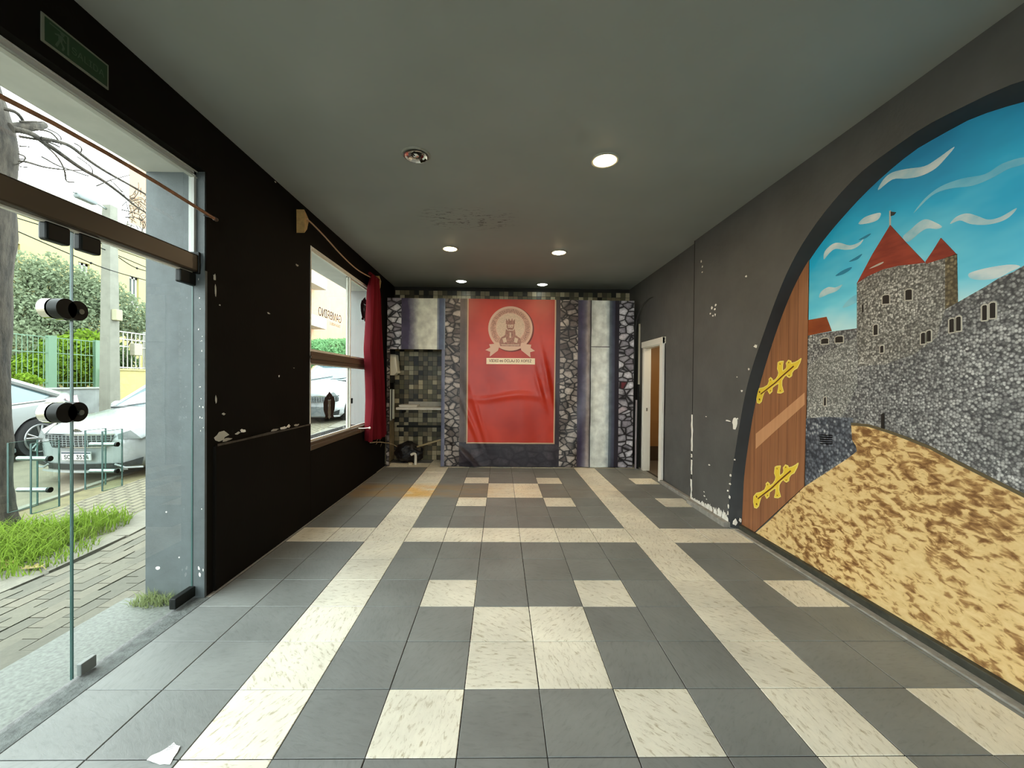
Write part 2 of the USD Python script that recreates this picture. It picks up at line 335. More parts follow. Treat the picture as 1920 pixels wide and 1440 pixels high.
obj('skirting', rbox(XM-.10, XM-.02, .4, 4.52, -.01, .012, .006), M['concrete'], wr)
obj('skirting', rbox(XM-.045, XM+.0, .4, 4.53, .0, .062, .008), mat('dark_skirting', (.045, .045, .032), .6, noise=(12, .4)), wr)

# back wall with mosaic tiles
wb = thing('wall_back', 'rear wall of camouflage coloured square mosaic tiles behind the banner', 'wall', kind='structure')
obj('plaster_wall', bx(-2.3, 2.9, YB+.008, YB+.12, -.1, ZC), M['grout'], wb)
mos = [mat(f'mosaic_{k}', c, .35) for k, c in enumerate([(.46, .40, .25), (.22, .18, .10), (.075, .066, .038), (.12, .112, .058), (.018, .018, .012)])]
rest = [MB() for _ in mos]; P = .098
for i in range(50):
    for j in range(37):
        x0, z0 = -2.2+i*P, j*P
        if z0+P > ZC: continue
        k = int(rng.choice(5, p=[.2, .25, .22, .18, .15]))
        b = (x0+.003, x0+P-.003, YB-.002+rng.random()*.003, YB+.01, z0+.003, z0+P-.003)
        if x0+P < -1.0 and z0 < 2.45: obj('mosaic_tile', bx(*b), mos[k], wb)
        else: rest[k].box(*b)
for k, r in enumerate(rest): obj('mosaic_field', r, mos[k], wb, kind='stuff')

# wall behind the camera: a second glazed shop front to the corner street
wf = thing('wall_front', 'black wall with a wide glazed opening behind the viewer', 'wall', kind='structure')
obj('plaster_wall', bxm(-2.7, 2.95, YF-.12, YF, -.1, ZC)-bxm(-2.1, 2.6, YF-.3, YF+.1, 1.5, 3.35), M['black_wall'], wf)
obj('pane', bx(-2.1, 2.6, YF-.064, YF-.056, 1.5, 3.35), M['clear_glass'], wf)

# ---------------------------------------------------------------- shop-front glazing (glass plane x = -2.31)
XG = -2.31
def gp(px, py, x=XG): return at(px, py, 'x', x)
JOINT = float(gp(134.3, 800)[1]); BAR0, BAR1 = 2.445, 2.575
END = 3.085
M['bar'] = M['bronze']
sf = thing('window_1', 'clear transom glass above the glass doors in a thin white frame', 'window', kind='structure')
obj('pane', bx(XG-.004, XG+.004, OPEN[0]+.03, END-.0, BAR1-.02, OPEN[2]-.03), M['glass'], sf)
obj('frame', [bx(XG-.02, XG+.02, OPEN[0], OPEN[1]-.005, OPEN[2]-.03, OPEN[2]-.004), bx(XG-.02, XG+.02, END-.012, OPEN[1]-.005, BAR1, OPEN[2]-.004), bx(XG-.006, XG+.03, OPEN[0], OPEN[1]-.005, OPEN[2]-.052, OPEN[2]-.046)], mat('frame_grey', (.45, .46, .43), .45), sf)
tb = thing('transom_bar', 'dark bronze tubular bar between the glass doors and the transom pane', 'bar', loc=(XG, 1, BAR0))
obj('tube', rbox(XG-.032, XG+.05, OPEN[0]+.01, OPEN[1]-.014, BAR0, BAR1, .012), M['bronze'], tb)
obj('end_plate', rbox(XG-.04, XG+.06, OPEN[1]-.03, OPEN[1]-.012, BAR0-.012, BAR1+.02, .005), M['black_metal'], tb)
obj('guide_rail', bx(XG-.012, XG+.012, OPEN[0]+.01, OPEN[1]-.03, BAR0-.012, BAR0+.004), M['alu'], tb)

def handle(par, yo, yi, w, z0, z1):
    """A pair of glass plates, one on each side of the leaf, joined by two steel bars through it."""
    for x, y in ((-2.385, yo), (-2.258, yi)):
        pl = obj('handle_plate', bx(x-.004, x+.004, y, y+w, z0, z1), M['handle_glass'], par)
        obj('plate_edge', [bx(x-.0045, x+.0045, y-.0012, y+.0006, z0, z1), bx(x-.0045, x+.0045, y+w-.0006, y+w+.0012, z0, z1), bx(x-.0045, x+.0045, y, y+w, z0-.001, z0+.0006), bx(x-.0045, x+.0045, y, y+w, z1-.0006, z1+.001)], M['glass_edge'], pl)
    for z in (z0+(z1-z0)*.29, z0+(z1-z0)*.75):
        b = obj('handle_bar', cyl((-2.325, (yo+yi)/2+w/2, z), 'x', .0115, .15, 20), M['steel'], par, smooth=40)
        obj('bar_cap', cyl((-2.247, (yo+yi)/2+w/2, z), 'x', .0135, .012, 20), M['black_metal'], b, smooth=40)
def lock(par, y, z, name):
    """Round lock body clamped on the glass: black inside, steel rim outside."""
    l = obj(name, cyl((-2.275, y, z), 'x', .052, .05, 40), M['black_metal'], par, smooth=40)
    obj('steel_rim', cyl((-2.33, y, z), 'x', .053, .042, 40), M['polished'], l, smooth=40)
    return l
dl = thing('door_1', 'left leaf of frameless glass door pair with glass plate pull handle', 'door', kind='structure')
obj('glass_leaf', bx(XG-.005, XG+.005, JOINT-.92, JOINT-.004, .012, BAR0-.012), M['glass'], dl)
obj('glass_edge', bx(XG-.0052, XG+.0052, JOINT-.0048, JOINT-.0032, .012, BAR0-.012), M['glass_edge'], dl)
dr = thing('door_2', 'right leaf of frameless glass door pair with black floor patch fitting', 'door', kind='structure')
obj('glass_leaf', bx(XG-.005, XG+.005, JOINT+.004, END, .012, BAR0-.012), M['glass'], dr)
obj('glass_edge', [bx(XG-.0052, XG+.0052, JOINT+.0032, JOINT+.0048, .012, BAR0-.012), bx(XG-.0052, XG+.0052, END-.001, END+.001, .012, BAR0-.012)], M['glass_edge'], dr)
hp = at(15, 900, 'x', -2.385)[1], at(58, 900, 'x', -2.258)[1]
hz = at(58, 964, 'x', -2.258)[2], at(58, 832, 'x', -2.258)[2]
handle(dl, hp[0], hp[1], .125, hz[0], hz[1])
hp = at(160, 900, 'x', -2.385)[1], at(192, 900, 'x', -2.258)[1]
hz = at(192, 921, 'x', -2.258)[2], at(192, 809, 'x', -2.258)[2]
handle(dr, hp[0], hp[1], .12, hz[0], hz[1])
for px, py in ((134, 581), (134, 773)):
    c = at(px, py, 'x', -2.26)
    lock(dl, c[1]-.032, c[2], 'lock_body')
    l = lock(dr, c[1]+.026, c[2]-.0, 'strike_body')
    obj('lock_barrel', cyl((-2.246, c[1]+.034, c[2]-.004), 'x', .014, .012, 16), M['steel'], l, smooth=40)
for par, (a, b), y0 in ((dl, (78, 125), 0), (dr, (143, 183), 0), (dr, (333, 372), 0)):
    ya, yb = at(a, 430, 'x', XG)[1], at(b, 430, 'x', XG)[1]
    obj('top_patch_fitting', rbox(XG-.022, XG+.024, ya, yb, BAR0-.10, BAR0-.006, .01), M['black_metal'], par)
ya, yb = at(330, 1120, 'x', XG)[1], END
obj('floor_patch_fitting', rbox(XG-.022, XG+.026, 2.90, END+.005, .012, .088, .006), M['black_metal'], dr)
obj('floor_stop', rbox(XG-.012, XG+.016, JOINT+.035, JOINT+.12, .004, .07, .004), mat('stop_white', (.15, .165, .155), .35), dr)

# curved wooden rod over the shop front
def pxpath(pts, x): return np.array([at(a, b, 'x', x) for a, b in pts])
rd = thing('curtain_rod', 'dark wooden curtain rod in front of the shop-front transom glass', 'curtain rod', loc=(-2.15, 2, 2.8))
P0 = pxpath([(0, 180), (100, 231), (200, 287), (300, 346), (404, 411)], -2.15)
P0 = np.vstack([2*P0[0]-P0[2], P0])
obj('rod', tube(P0, .011, 12), M['wood_rod'], rd, smooth=40)
obj('rod_end', cyl(P0[-1], 'y', .014, .03, 16), mat('rod_end', (.05, .03, .02), .5), rd)
obj('rod_hook', tube([P0[-1]+(0, -.02, 0), P0[-1]+(-.04, -.02, .01), (XL-.0, P0[-1][1]-.02, P0[-1][2]+.02)], .005, 8), M['black_metal'], rd)

# escape sign
a, b = at(75, 24, 'x', XL), at(202, 172, 'x', XL)
y0, y1, z0, z1 = a[1], b[1], 3.265, 3.405
sg = thing('exit_sign', 'small green escape sign with running figure high over the shop front', 'sign', loc=(XL, (y0+y1)/2, z0))
obj('plate', rbox(XL, XL+.006, y0, y1, z0, z1, .002), mat('sign_border', (.16, .17, .13), .6), sg)
obj('green_field', bx(XL+.006, XL+.0068, y0+.014, y1-.010, z0+.012, z1-.012), mat('sign_green', (.004, .035, .009), .6), sg)
msw = mat('sign_print', (.05, .085, .05), .6)
cy, cz = y0+.085, (z0+z1)/2
fig = shapely.union_all([Point(cy+.008, cz+.036).buffer(.010), Polygon([(cy-.012, cz+.022), (cy+.012, cz+.024), (cy+.006, cz-.008), (cy-.010, cz-.006)]), Polygon([(cy-.010, cz-.006), (cy-.001, cz-.008), (cy-.016, cz-.046), (cy-.026, cz-.042)]), Polygon([(cy-.002, cz-.006), (cy+.007, cz-.008), (cy+.020, cz-.026), (cy+.012, cz-.046), (cy+.004, cz-.044), (cy+.009, cz-.028)]), Polygon([(cy+.010, cz+.022), (cy+.026, cz+.006), (cy+.022, cz+.001), (cy+.006, cz+.014)]), Polygon([(cy-.010, cz+.022), (cy-.028, cz+.014), (cy-.026, cz+.008), (cy-.008, cz+.014)]), sbox(cy+.03, cz-.046, cy+.04, cz+.046), sbox(cy-.05, cz+.04, cy+.04, cz+.046)])
obj('running_figure', plate(fig, 'x', XL+.0068, .0006), msw, sg)
def lettering(text, h, bold=False):
    t = meshkit.text_mesh(text, h, .0006, bold); return t
def on_wall(t, axis, v, a0, b0, mirror=False, outward=1, width=None):
    """Lettering laid on a plane, reading along +y (axis x) or +x (axis y)."""
    V = np.array(t.vertices); u = V[:, 0].copy()
    if width: u *= width/u.max()
    if mirror: u = u.max()-u
    h = v+V[:, 2]*outward
    V = np.c_[h, a0+u, b0+V[:, 1]] if axis == 'x' else np.c_[a0+u, h, b0+V[:, 1]]
    q = trimesh.Trimesh(V, t.faces, process=False)
    if q.volume < 0: q.invert()
    return q
obj('lettering', on_wall(lettering('SALIDA', .034), 'x', XL+.0068, y0+.135, cz-.02), msw, sg)

# ---------------------------------------------------------------- the window with sliding sashes
wd = thing('window_2', 'four-pane sliding window with pale aluminium frame and brown mid rail', 'window', kind='structure')
y0, y1, z0, z1 = WIN; XW = XL-.035
MID0, MID1 = 1.845, 1.985; YM = 6.06
obj('frame', [bx(XW-.04, XW+.04, y0, y0+.022, z0, z1), bx(XW-.04, XW+.04, y1-.03, y1, z0, z1), bx(XW-.04, XW+.036, y0, y1, z1-.03, z1)], M['alu'], wd)
obj('mid_rail', [rbox(XW-.045, XW+.04, y0, y1, MID0, MID1, .004), rbox(XW+.03, XW+.055, y0, y1, MID0+.05, MID0+.09, .006)], M['alu_brown'], wd)
obj('sill', [rbox(XW-.05, XL+.028, y0-.02, y1+.02, z0-.045, z0+.012, .006), rbox(XW-.03, XL+.012, y0, y1, z0+.0, z0+.05, .005)], M['alu_brown'], wd)
def sash(xc, ya, yb, za, zb, fr=.028):
    s = obj('sash', [bx(xc-.012, xc+.012, ya, ya+fr, za, zb), bx(xc-.012, xc+.012, yb-fr, yb, za, zb), bx(xc-.012, xc+.012, ya, yb, za, za+fr), bx(xc-.012, xc+.012, ya, yb, zb-fr*.6, zb)], M['alu'], wd)
    obj('pane', bx(xc-.002, xc+.002, ya+fr, yb-fr, za+fr, zb-fr*.6), M['glass'], s)
sash(XW+.01, y0+.02, YM+.03, MID1, z1-.03); sash(XW-.018, YM-.02, y1-.03, MID1, z1-.03)
sash(XW+.01, y0+.02, YM+.05, z0+.045, MID0); sash(XW-.018, YM+.0, y1-.03, z0+.045, MID0)
obj('latch', rbox(XW+.02, XW+.045, YM+.055, YM+.075, 1.30, 1.38, .004), M['black_metal'], wd)
# lettering and stickers on the panes
XS = XW+.0125
def stick(px, py): q = at(px, py, 'x', XS); return q[1], q[2]
st = thing('window_lettering', 'mirrored dark lettering stuck on the upper left window pane', 'lettering', loc=(XS, 5.2, 2.2))
t = lettering('GAMBRINO', .105); V = np.array(t.vertices)
ya, yb = stick(597, 600)[0], stick(640, 612)[0]
u = V[:, 0]/V[:, 0].max(); V2 = np.c_[XS+V[:, 2], yb-(yb-ya)*u, 2.445+V[:, 1]]
q = trimesh.Trimesh(V2, t.faces, process=False); q.invert()
M['ink'] = mat('ink', (.10, .06, .05), .6)
obj('word', q, M['ink'], st)
t = lettering('CASA NOBLE', .036)
obj('small_word', on_wall(t, 'x', XS, stick(618, 620)[0], 2.375, mirror=True, width=stick(638, 620)[0]-stick(618, 620)[0]), M['ink'], st)
def winged(name, label, cx, cy, h):
    """A winged figure sticker: black wings round a grey body."""
    yc, zc = stick(cx, cy); k = h
    A = lambda pts: Polygon([(yc+a*k*2.5, zc+b*k) for a, b in pts]).buffer(.002)
    s = thing(name, label, 'sticker', loc=(XS, yc, zc-.5*h))
    wing = [(-.06, .34), (-.15, .30), (-.20, .1), (-.19, -.15), (-.13, -.36), (-.16, -.47), (-.06, -.46), (-.03, -.3), (-.045, -.1), (-.045, .12)]
    for sg_ in (1, -1): obj('wing', plate(A([(a*sg_, b) for a, b in wing]), 'x', XS+.0002, .0006), M['ink_black'], s)
    obj('hood', plate(A([(0, .5), (.04, .43), (.1, .36), (.06, .22), (0, .20), (-.06, .22), (-.1, .36), (-.04, .43)]), 'x', XS+.0004, .0006), M['ink_black'], s)
    obj('body', plate(A([(-.045, .18), (.045, .18), (.035, -.02), (.05, -.25), (.025, -.46), (0, -.5), (-.025, -.46), (-.05, -.25), (-.035, -.02)]), 'x', XS+.0008, .0006), M['ink_grey'], s)
    obj('face', plate(Point(yc, zc+.29*k).buffer(.032*k), 'x', XS+.0012, .0006), M['ink_grey'], s)
M['ink_black'] = mat('ink_black', (.008, .009, .008), .5); M['ink_grey'] = mat('ink_grey', (.16, .17, .15), .5)
winged('figure_sticker', 'black winged figure sticker on the lower window pane', 617.5, 760, .36)
winged('figure_sticker', 'black winged figure sticker half hidden by the red curtain', 684, 580, .40)

# second rod, its wooden brackets and the red curtain
r2 = thing('curtain_rod', 'thin sagging curtain rod on wooden brackets above the sliding window', 'curtain rod', loc=(-2.12, 5.9, 3.3))
PR = curve(pxpath([(576, 411), (590, 424), (612, 447), (640, 478), (668, 504), (693, 519), (714, 528)], -2.12), 5)
obj('rod', tube(PR, .009, 10), mat('rod_pale', (.42, .26, .15), .5), r2, smooth=40)
for p in (PR[0], PR[-1]):
    obj('bracket', plate(Polygon([(p[1]-.035, p[2]+.09), (p[1]+.03, p[2]+.05), (p[1]+.075, p[2]+.02), (p[1]+.03, p[2]-.10), (p[1]-.03, p[2]-.16)]), 'x', XL, .085), M['wood_light'], r2)
ct = thing('curtain', 'long dark red curtain gathered at the right end of the window', 'curtain', loc=(-2.12, 6.8, .7))
ny, nz = 150, 60; V = []; 
for a in range(nz):
    s = a/(nz-1); z = 3.355+(.66-3.355)*s
    lo = np.interp(s, [0, .06, .45, .75, 1], [6.62, 6.52, 6.32, 6.50, 6.50]); hi = np.interp(s, [0, .06, .5, 1], [7.06, 7.12, 7.25, 7.36])
    for b in range(ny):
        t_ = b/(ny-1); y = lo+(hi-lo)*t_
        amp = np.interp(s, [0, .1, 1], [.03, .062, .075])
        ph = t_*2*np.pi*5.0+.8*math.sin(3*s+4*t_)+.5*math.sin(9*t_)
        x = -2.105+amp*math.sin(ph)+.018*math.sin(ph*.37+2*s+1)+.03*math.sin(math.pi*s)*math.sin(2.2*t_*3+s*2)
        V.append((x, y+.012*math.sin(ph*1.3+s), z+.015*math.sin(7*t_) if a == nz-1 else z))
V = np.array(V); Fq = np.array([(a*ny+b, a*ny+b+1, (a+1)*ny+b+1, (a+1)*ny+b) for a in range(nz-1) for b in range(ny-1)])
cm = trimesh.Trimesh(V, np.vstack([Fq[:, [0, 1, 2]], Fq[:, [0, 2, 3]]]), process=False)
M['velvet'] = mat('velvet', (.11, .0015, .006), .85, spec=.2)
back = cm.copy(); back.vertices = back.vertices-np.array([.003, 0, 0]); back.invert()
obj('cloth', [cm, back], M['velvet'], ct, smooth=True)
obj('rod_pocket', tube([(-2.12, 6.6, 3.372), (-2.12, 6.85, 3.376), (-2.12, 7.06, 3.38)], .026, 12), M['velvet'], ct, smooth=40)

# ---------------------------------------------------------------- downlights
LIT = [(1134, 300, 'warm'), (844, 466, 'warm'), (1048, 473, 'warm'), (865, 527, 'cool'), (1017, 533, 'cool')]
M['bulb_warm'] = emit('bulb_warm', (1, .74, .36), 42); M['bulb_cool'] = emit('bulb_cool', (.93, 1, .88), 12)
M['trim_ring'] = mat('trim_ring', (.33, .34, .30), .35)
def downlight(px, py, tone, label, group=None):
    c = at(px, py, 'z', ZC); c[2] = ZC
    t = thing('downlight', label, 'ceiling light', loc=c, group=group)
    R = .112
    obj('trim_ring', lathe([(R*.88, .0), (R*.90, -.010), (R*1.02, -.012), (R*1.10, -.006), (R*1.12, .0)], 40), M['trim_ring'], t, smooth=40, local=True)
    if tone:
        obj('diffuser', lathe([(.0001, -.030), (R*.3, -.028), (R*.58, -.021), (R*.8, -.010), (R*.9, 0)], 40), M['bulb_'+tone], t, smooth=True, local=True)
        L = UsdLux.DiskLight.Define(stage, t+'/lamp_light'); L.AddTranslateOp().Set(Gf.Vec3d(0, 0, -.036)); L.CreateRadiusAttr(.09)
        L.CreateIntensityAttr(LAMP*(52 if tone == 'warm' else 2)); L.CreateColorAttr(Gf.Vec3f(*((1, .74, .45) if tone == 'warm' else (.95, 1, .92))))
    else:
        obj('reflector', lathe([(R*.92, -.020), (R*.86, -.021), (R*.74, -.012), (R*.60, -.006), (R*.42, -.003)], 14), M['polished'], t, smooth=False, local=True)
        obj('socket', [cyl((0, 0, -.004), 'z', .042, .006, 20), cyl((.03, -.01, -.007), 'z', .02, .006, 12)], mat('socket', (.02, .018, .014), .3), t, local=True)
        obj('bulb', lathe([(.0001, -.02), (.016, -.018), (.028, -.010), (.03, -.003)], 24), M['polished'], t, smooth=True, local=True)
downlight(780, 290, None, 'unlit chrome downlight in the ceiling, the only dark one')
for (px, py, tone), lb in zip(LIT, ('largest warm lit downlight, nearest on the right of the ceiling', 'warm lit downlight left of centre in the middle row', 'warm lit downlight right of centre in the middle row', 'white lit downlight at left above the banner', 'white lit downlight at right above the banner')):
    downlight(px, py, tone, lb, 'recessed ceiling downlights')

# ---------------------------------------------------------------- the painted mural in the niche (plane x = 2.75)
ZMUR = XM-.0006
mu = thing('castle_mural', 'painted mural of a grey stone castle under a blue sky in the arched niche', 'mural', loc=(XM, 2.6, 0))
def mp(pts, ref='A'):
    """Outline points measured on enlargements of the photograph, laid on the mural's wall."""
    o = dict(A=(1380, 220, 3), B=(1380, 640, 3), C=(1380, 640, 4), P=(0, 0, 1), D=(1380, 420, 4.8))[ref]
    q = np.array([at(o[0]+a/o[2], o[1]+b/o[2], 'x', XM) for a, b in pts])
    return np.c_[q[:, 1], q[:, 2]]
NICHE = Polygon(ba).buffer(.01).intersection(sbox(-9, 0.0, 9, 9))
def paint(name, poly, material, layer, label=None):
    poly = poly.intersection(NICHE)
    if poly.is_empty: return None
    return obj(name, plate(poly, 'x', XM-.0008*(layer+1), .0008*layer+.0008), material, mu, label=label)
def ext(pts, dy=0, dz=0): return pts
# paints
def sky_paint():
    N = {'g': ('geometry', {}), 'x': ('separate_xyz', {}), 'mz': ('map_range', dict(from_min=2.05, from_max=3.2, clamp=True)), 'n': ('noise_texture', dict(scale=1.0, detail=3)), 'mp': ('mapping', dict(scale=(1, 1.2, 3.2), rotation=(.5, 0, 0))), 'ad': ('math', dict(math_type='multiply_add', value2=.9, value3=-.45)), 'su': ('math', dict(math_type='add')),
         'r': ('rgb_ramp', dict(ramp=[(0, S(206, 246, 250)), (.32, S(112, 220, 246)), (.62, S(16, 184, 230)), (1, S(0, 146, 200))])), 'p': ('principled_bsdf', dict(roughness=.55))}
    L = [('g.position', 'x.vector'), ('x.z', 'mz.value'), ('g.position', 'mp.vector'), ('mp.vector', 'n.vector'), ('n.fac', 'ad.value1'), ('mz.result', 'su.value1'), ('ad.value', 'su.value2'), ('su.value', 'r.fac'), ('r.color', 'p.base_color')]
    return usdkit.material(stage, LK+'painted_sky', N, L, surface='p.BSDF')
def stone_paint(name, dark, mid, light, scale, stretch=(1, 1, 1), thr=.5):
    """Dabs of pale paint over dark: how the castle's stones are painted."""
    N = {'g': ('geometry', {}), 'mp': ('mapping', dict(scale=stretch)), 'v': ('voronoi_texture', dict(scale=scale, randomness=1.0)), 'bw': ('rgb_to_bw', {}), 'r': ('rgb_ramp', dict(ramp=[(0, (1, 1, 1)), (.38, (.85, .85, .85)), (.72, (.12, .12, .12)), (.9, (0, 0, 0))])), 'rb': ('rgb_to_bw', {}), 'mu': ('math', dict(math_type='multiply')),
         'n': ('noise_texture', dict(scale=2.3, detail=4)), 'ad': ('math', dict(math_type='multiply_add', value2=1.1, value3=-.05)), 'm2': ('math', dict(math_type='multiply')), 'k': ('math', dict(math_type='multiply_add', value2=1.5, value3=-.05)),
         'c': ('rgb_ramp', dict(ramp=[(0, dark), (.35, mid), (1, light)])), 'p': ('principled_bsdf', dict(roughness=.6))}
    L = [('g.position', 'mp.vector'), ('mp.vector', 'v.vector'), ('v.distance', 'r.fac'), ('r.color', 'rb.color'), ('v.color', 'bw.color'), ('bw.val', 'k.value1'), ('rb.val', 'mu.value1'), ('k.value', 'mu.value2'), ('g.position', 'n.vector'), ('n.fac', 'ad.value1'), ('mu.value', 'm2.value1'), ('ad.value', 'm2.value2'), ('m2.value', 'c.fac'), ('c.color', 'p.base_color')]
    return usdkit.material(stage, LK+name, N, L, surface='p.BSDF')
def sand_paint():
    N = {'g': ('geometry', {}), 'mp': ('mapping', dict(scale=(1, 13, 25), rotation=(.75, 0, 0))), 'n': ('noise_texture', dict(scale=1.0, detail=3, roughness=.55, distortion=.5)), 'n2': ('noise_texture', dict(scale=1.6, detail=4)), 'ad': ('math', dict(math_type='multiply_add', value2=.45, value3=-.22)), 'su': ('math', dict(math_type='add')),
         'r': ('rgb_ramp', dict(ramp=[(.30, S(236, 206, 148)), (.50, S(226, 192, 130)), (.575, S(178, 136, 82)), (.69, S(126, 86, 44))])), 'p': ('principled_bsdf', dict(roughness=.6))}
    L = [('g.position', 'mp.vector'), ('mp.vector', 'n.vector'), ('g.position', 'n2.vector'), ('n2.fac', 'ad.value1'), ('n.fac', 'su.value1'), ('ad.value', 'su.value2'), ('su.value', 'r.fac'), ('r.color', 'p.base_color')]
    return usdkit.material(stage, LK+'painted_sand', N, L, surface='p.BSDF')
def streak_paint(name, a, b, scale):
    N = {'g': ('geometry', {}), 'mp': ('mapping', dict(scale=scale)), 'n': ('noise_texture', dict(scale=1.0, detail=4)), 'r': ('rgb_ramp', dict(ramp=[(.35, a), (.65, b)])), 'p': ('principled_bsdf', dict(roughness=.55))}
    return usdkit.material(stage, LK+name, N, [('g.position', 'mp.vector'), ('mp.vector', 'n.vector'), ('n.fac', 'r.fac'), ('r.color', 'p.base_color')], surface='p.BSDF')
paint('painted_sky', Polygon([(-1, 1.6), (3.60, 1.6), (3.60, 4), (-1, 4)]), sky_paint(), 0)
cl_a, cl_b = streak_paint('painted_cloud', S(150, 205, 220), S(225, 236, 236), (1, 5, 9)), streak_paint('painted_cloud_faint', S(84, 188, 222), S(140, 212, 232), (1, 3, 9))
CLOUDS = [([(800, 410), (830, 350), (880, 310), (960, 290), (1060, 275), (1130, 235), (1230, 165), (1180, 230), (1120, 290), (1040, 330), (960, 345), (880, 350)], 0), ([(1000, 540), (1060, 460), (1150, 390), (1270, 345), (1400, 320), (1500, 260), (1620, 225), (1620, 262), (1530, 292), (1440, 342), (1330, 385), (1200, 402), (1100, 442)], 1),
          ([(690, 600), (720, 565), (770, 545), (815, 538), (800, 575), (750, 595)], 0), ([(495, 800), (500, 755), (540, 715), (580, 705), (640, 720), (690, 705), (718, 685), (700, 715), (660, 740), (610, 745), (560, 740), (525, 765)], 0),
          ([(940, 672), (990, 625), (1030, 590), (1070, 573), (1120, 590), (1160, 615), (1130, 628), (1080, 625), (1040, 645), (970, 700)], 0), ([(1205, 600), (1240, 560), (1300, 540), (1360, 555), (1420, 575), (1490, 560), (1580, 510), (1540, 560), (1480, 590), (1400, 605), (1320, 600), (1260, 580)], 0),
          ([(1310, 880), (1360, 860), (1450, 840), (1550, 828), (1600, 840), (1540, 870), (1470, 905), (1380, 915), (1320, 905)], 0), ([(470, 1015), (480, 980), (520, 955), (560, 957), (600, 940), (570, 975), (520, 995)], 0), ([(600, 1070), (640, 1020), (690, 995), (690, 1030), (640, 1060)], 1), ([(1640, 500), (1720, 450), (1800, 470), (1760, 520)], 0)]
for pts in ([(560, 892), (600, 862), (650, 842), (640, 860), (600, 884)], [(636, 812), (670, 790), (710, 768), (690, 795), (660, 808)], [(690, 690), (740, 660), (760, 655), (730, 680)]): paint('painted_wisp', smoothpoly(mp(pts)), mat(numbered('m', 'painted_wisp'), S(20, 130, 168), .6), 1)
for pts, k in CLOUDS: paint('painted_cloud', smoothpoly(mp(pts)), (cl_a, cl_b)[k], 1)
st_wall = stone_paint('painted_stone_wall', S(66, 66, 68), S(156, 155, 153), S(255, 254, 250), 62)
st_tower = stone_paint('painted_stone_tower', S(80, 78, 74), S(166, 162, 154), S(255, 252, 244), 72)
st_block = stone_paint('painted_stone_block', S(40, 44, 54), S(110, 116, 126), S(255, 255, 253), 38)
wallp = [(405, 1228), (540, 1205), (690, 1186), (700, 1100), (1250, 1040), (1320, 1000), (1400, 955), (1480, 905), (1560, 870), (1620, 835), (2100, 560), (2100, 2600), (1620, 2125), (650, 1720), (655, 1900), (395, 2090)]
paint('painted_castle_wall', Polygon(mp(wallp)), st_wall, 2)
paint('painted_slope_wall', smoothpoly(mp([(405, 1400), (520, 1320), (682, 1232), (686, 1500), (600, 1690), (405, 1690)]), 1), stone_paint('painted_stone_pale', S(96, 96, 93), S(168, 167, 162), S(252, 250, 244), 72), 3)
paint('painted_tower', Polygon(mp([(682, 932), (740, 893), (830, 852), (920, 832), (1068, 820), (1160, 795), (1245, 768), (1250, 1040), (1180, 1080), (1130, 1240), (1010, 1330), (840, 1390), (690, 1400), (682, 1235)])), st_tower, 3)
paint('painted_tower_side', Polygon(mp([(1180, 790), (1245, 768), (1250, 1040), (1180, 1080)])), stone_paint('painted_stone_brown', S(74, 65, 48), S(130, 116, 88), S(214, 196, 158), 56), 4)
roof = streak_paint('painted_roof', S(134, 38, 20), S(164, 58, 36), (1, 6, 22))
paint('painted_roof', smoothpoly(mp([(870, 606), (960, 705), (1068, 818), (1000, 826), (920, 834), (830, 855), (740, 896), (682, 935), (770, 770)]), 1), roof, 5)
paint('painted_roof', Polygon(mp([(1155, 678), (1245, 772), (1160, 797), (1072, 824), (1068, 812), (1110, 750)])), roof, 4)
paint('painted_roof', Polygon(mp([(405, 1141), (510, 1122), (540, 1202), (405, 1228)])), streak_paint('painted_roof_brown', S(128, 52, 14), S(156, 74, 26), (1, 4, 12)), 3)
pale = mat('painted_pale', S(196, 190, 176), .6); dkw = mat('painted_window', S(30, 24, 20), .6); slate = mat('painted_slate', S(40, 48, 52), .6)
paint('painted_roof_highlight', smoothpoly(mp([(752, 852), (790, 830), (832, 812), (828, 822), (790, 840)]), 2), pale, 6)
def lane(pts, w, ref='A'): return shapely.LineString(mp(pts, ref)).buffer(w, cap_style='flat')
paint('painted_flagpole', lane([(868, 525), (868, 610)], .006), pale, 2)
paint('painted_flag', Polygon(mp([(872, 530), (902, 534), (890, 550), (872, 556)])), slate, 3)
WINS = [(828, 1003, 865, 1050, 1), (957, 972, 993, 1028, 1), (712, 1055, 720, 1098, 0), (778, 1170, 800, 1225, 1), (815, 1288, 833, 1325, 1), (1045, 1215, 1068, 1275, 1), (1078, 1203, 1100, 1262, 1), (1205, 1137, 1230, 1210, 1), (1243, 1125, 1268, 1202, 1), (1390, 1060, 1415, 1142, 1), (1433, 1046, 1463, 1130, 1), (482, 1247, 522, 1275, 1), (562, 1235, 605, 1268, 1), (820, 1668, 838, 1755, 0), (498, 1578, 509, 1622, 1)]
for a, b, c, d, fr in WINS:
    q = Polygon(mp([(a, b+4), (a+(c-a)*.3, b-2), (c-(c-a)*.2, b-4), (c, b), (c, d-3), (a, d)])); 
    if fr: paint('painted_window_edge', q.buffer(.008).difference(sbox(-9, -9, q.bounds[0]-.03, 9)), pale, 5)
    paint('painted_window', q, dkw, 6)
for k in range(5): paint('painted_step', lane([(474, 1786+k*12), (546, 1790+k*12)], .004), mat(f'painted_step_{k}', S(150, 144, 110), .6), 4)
paint('painted_stone_block', Polygon(mp([(395, 435), (500, 425), (660, 430), (655, 570), (688, 600), (682, 625), (640, 655), (560, 700), (440, 775), (392, 812)], 'B')), st_block, 4)
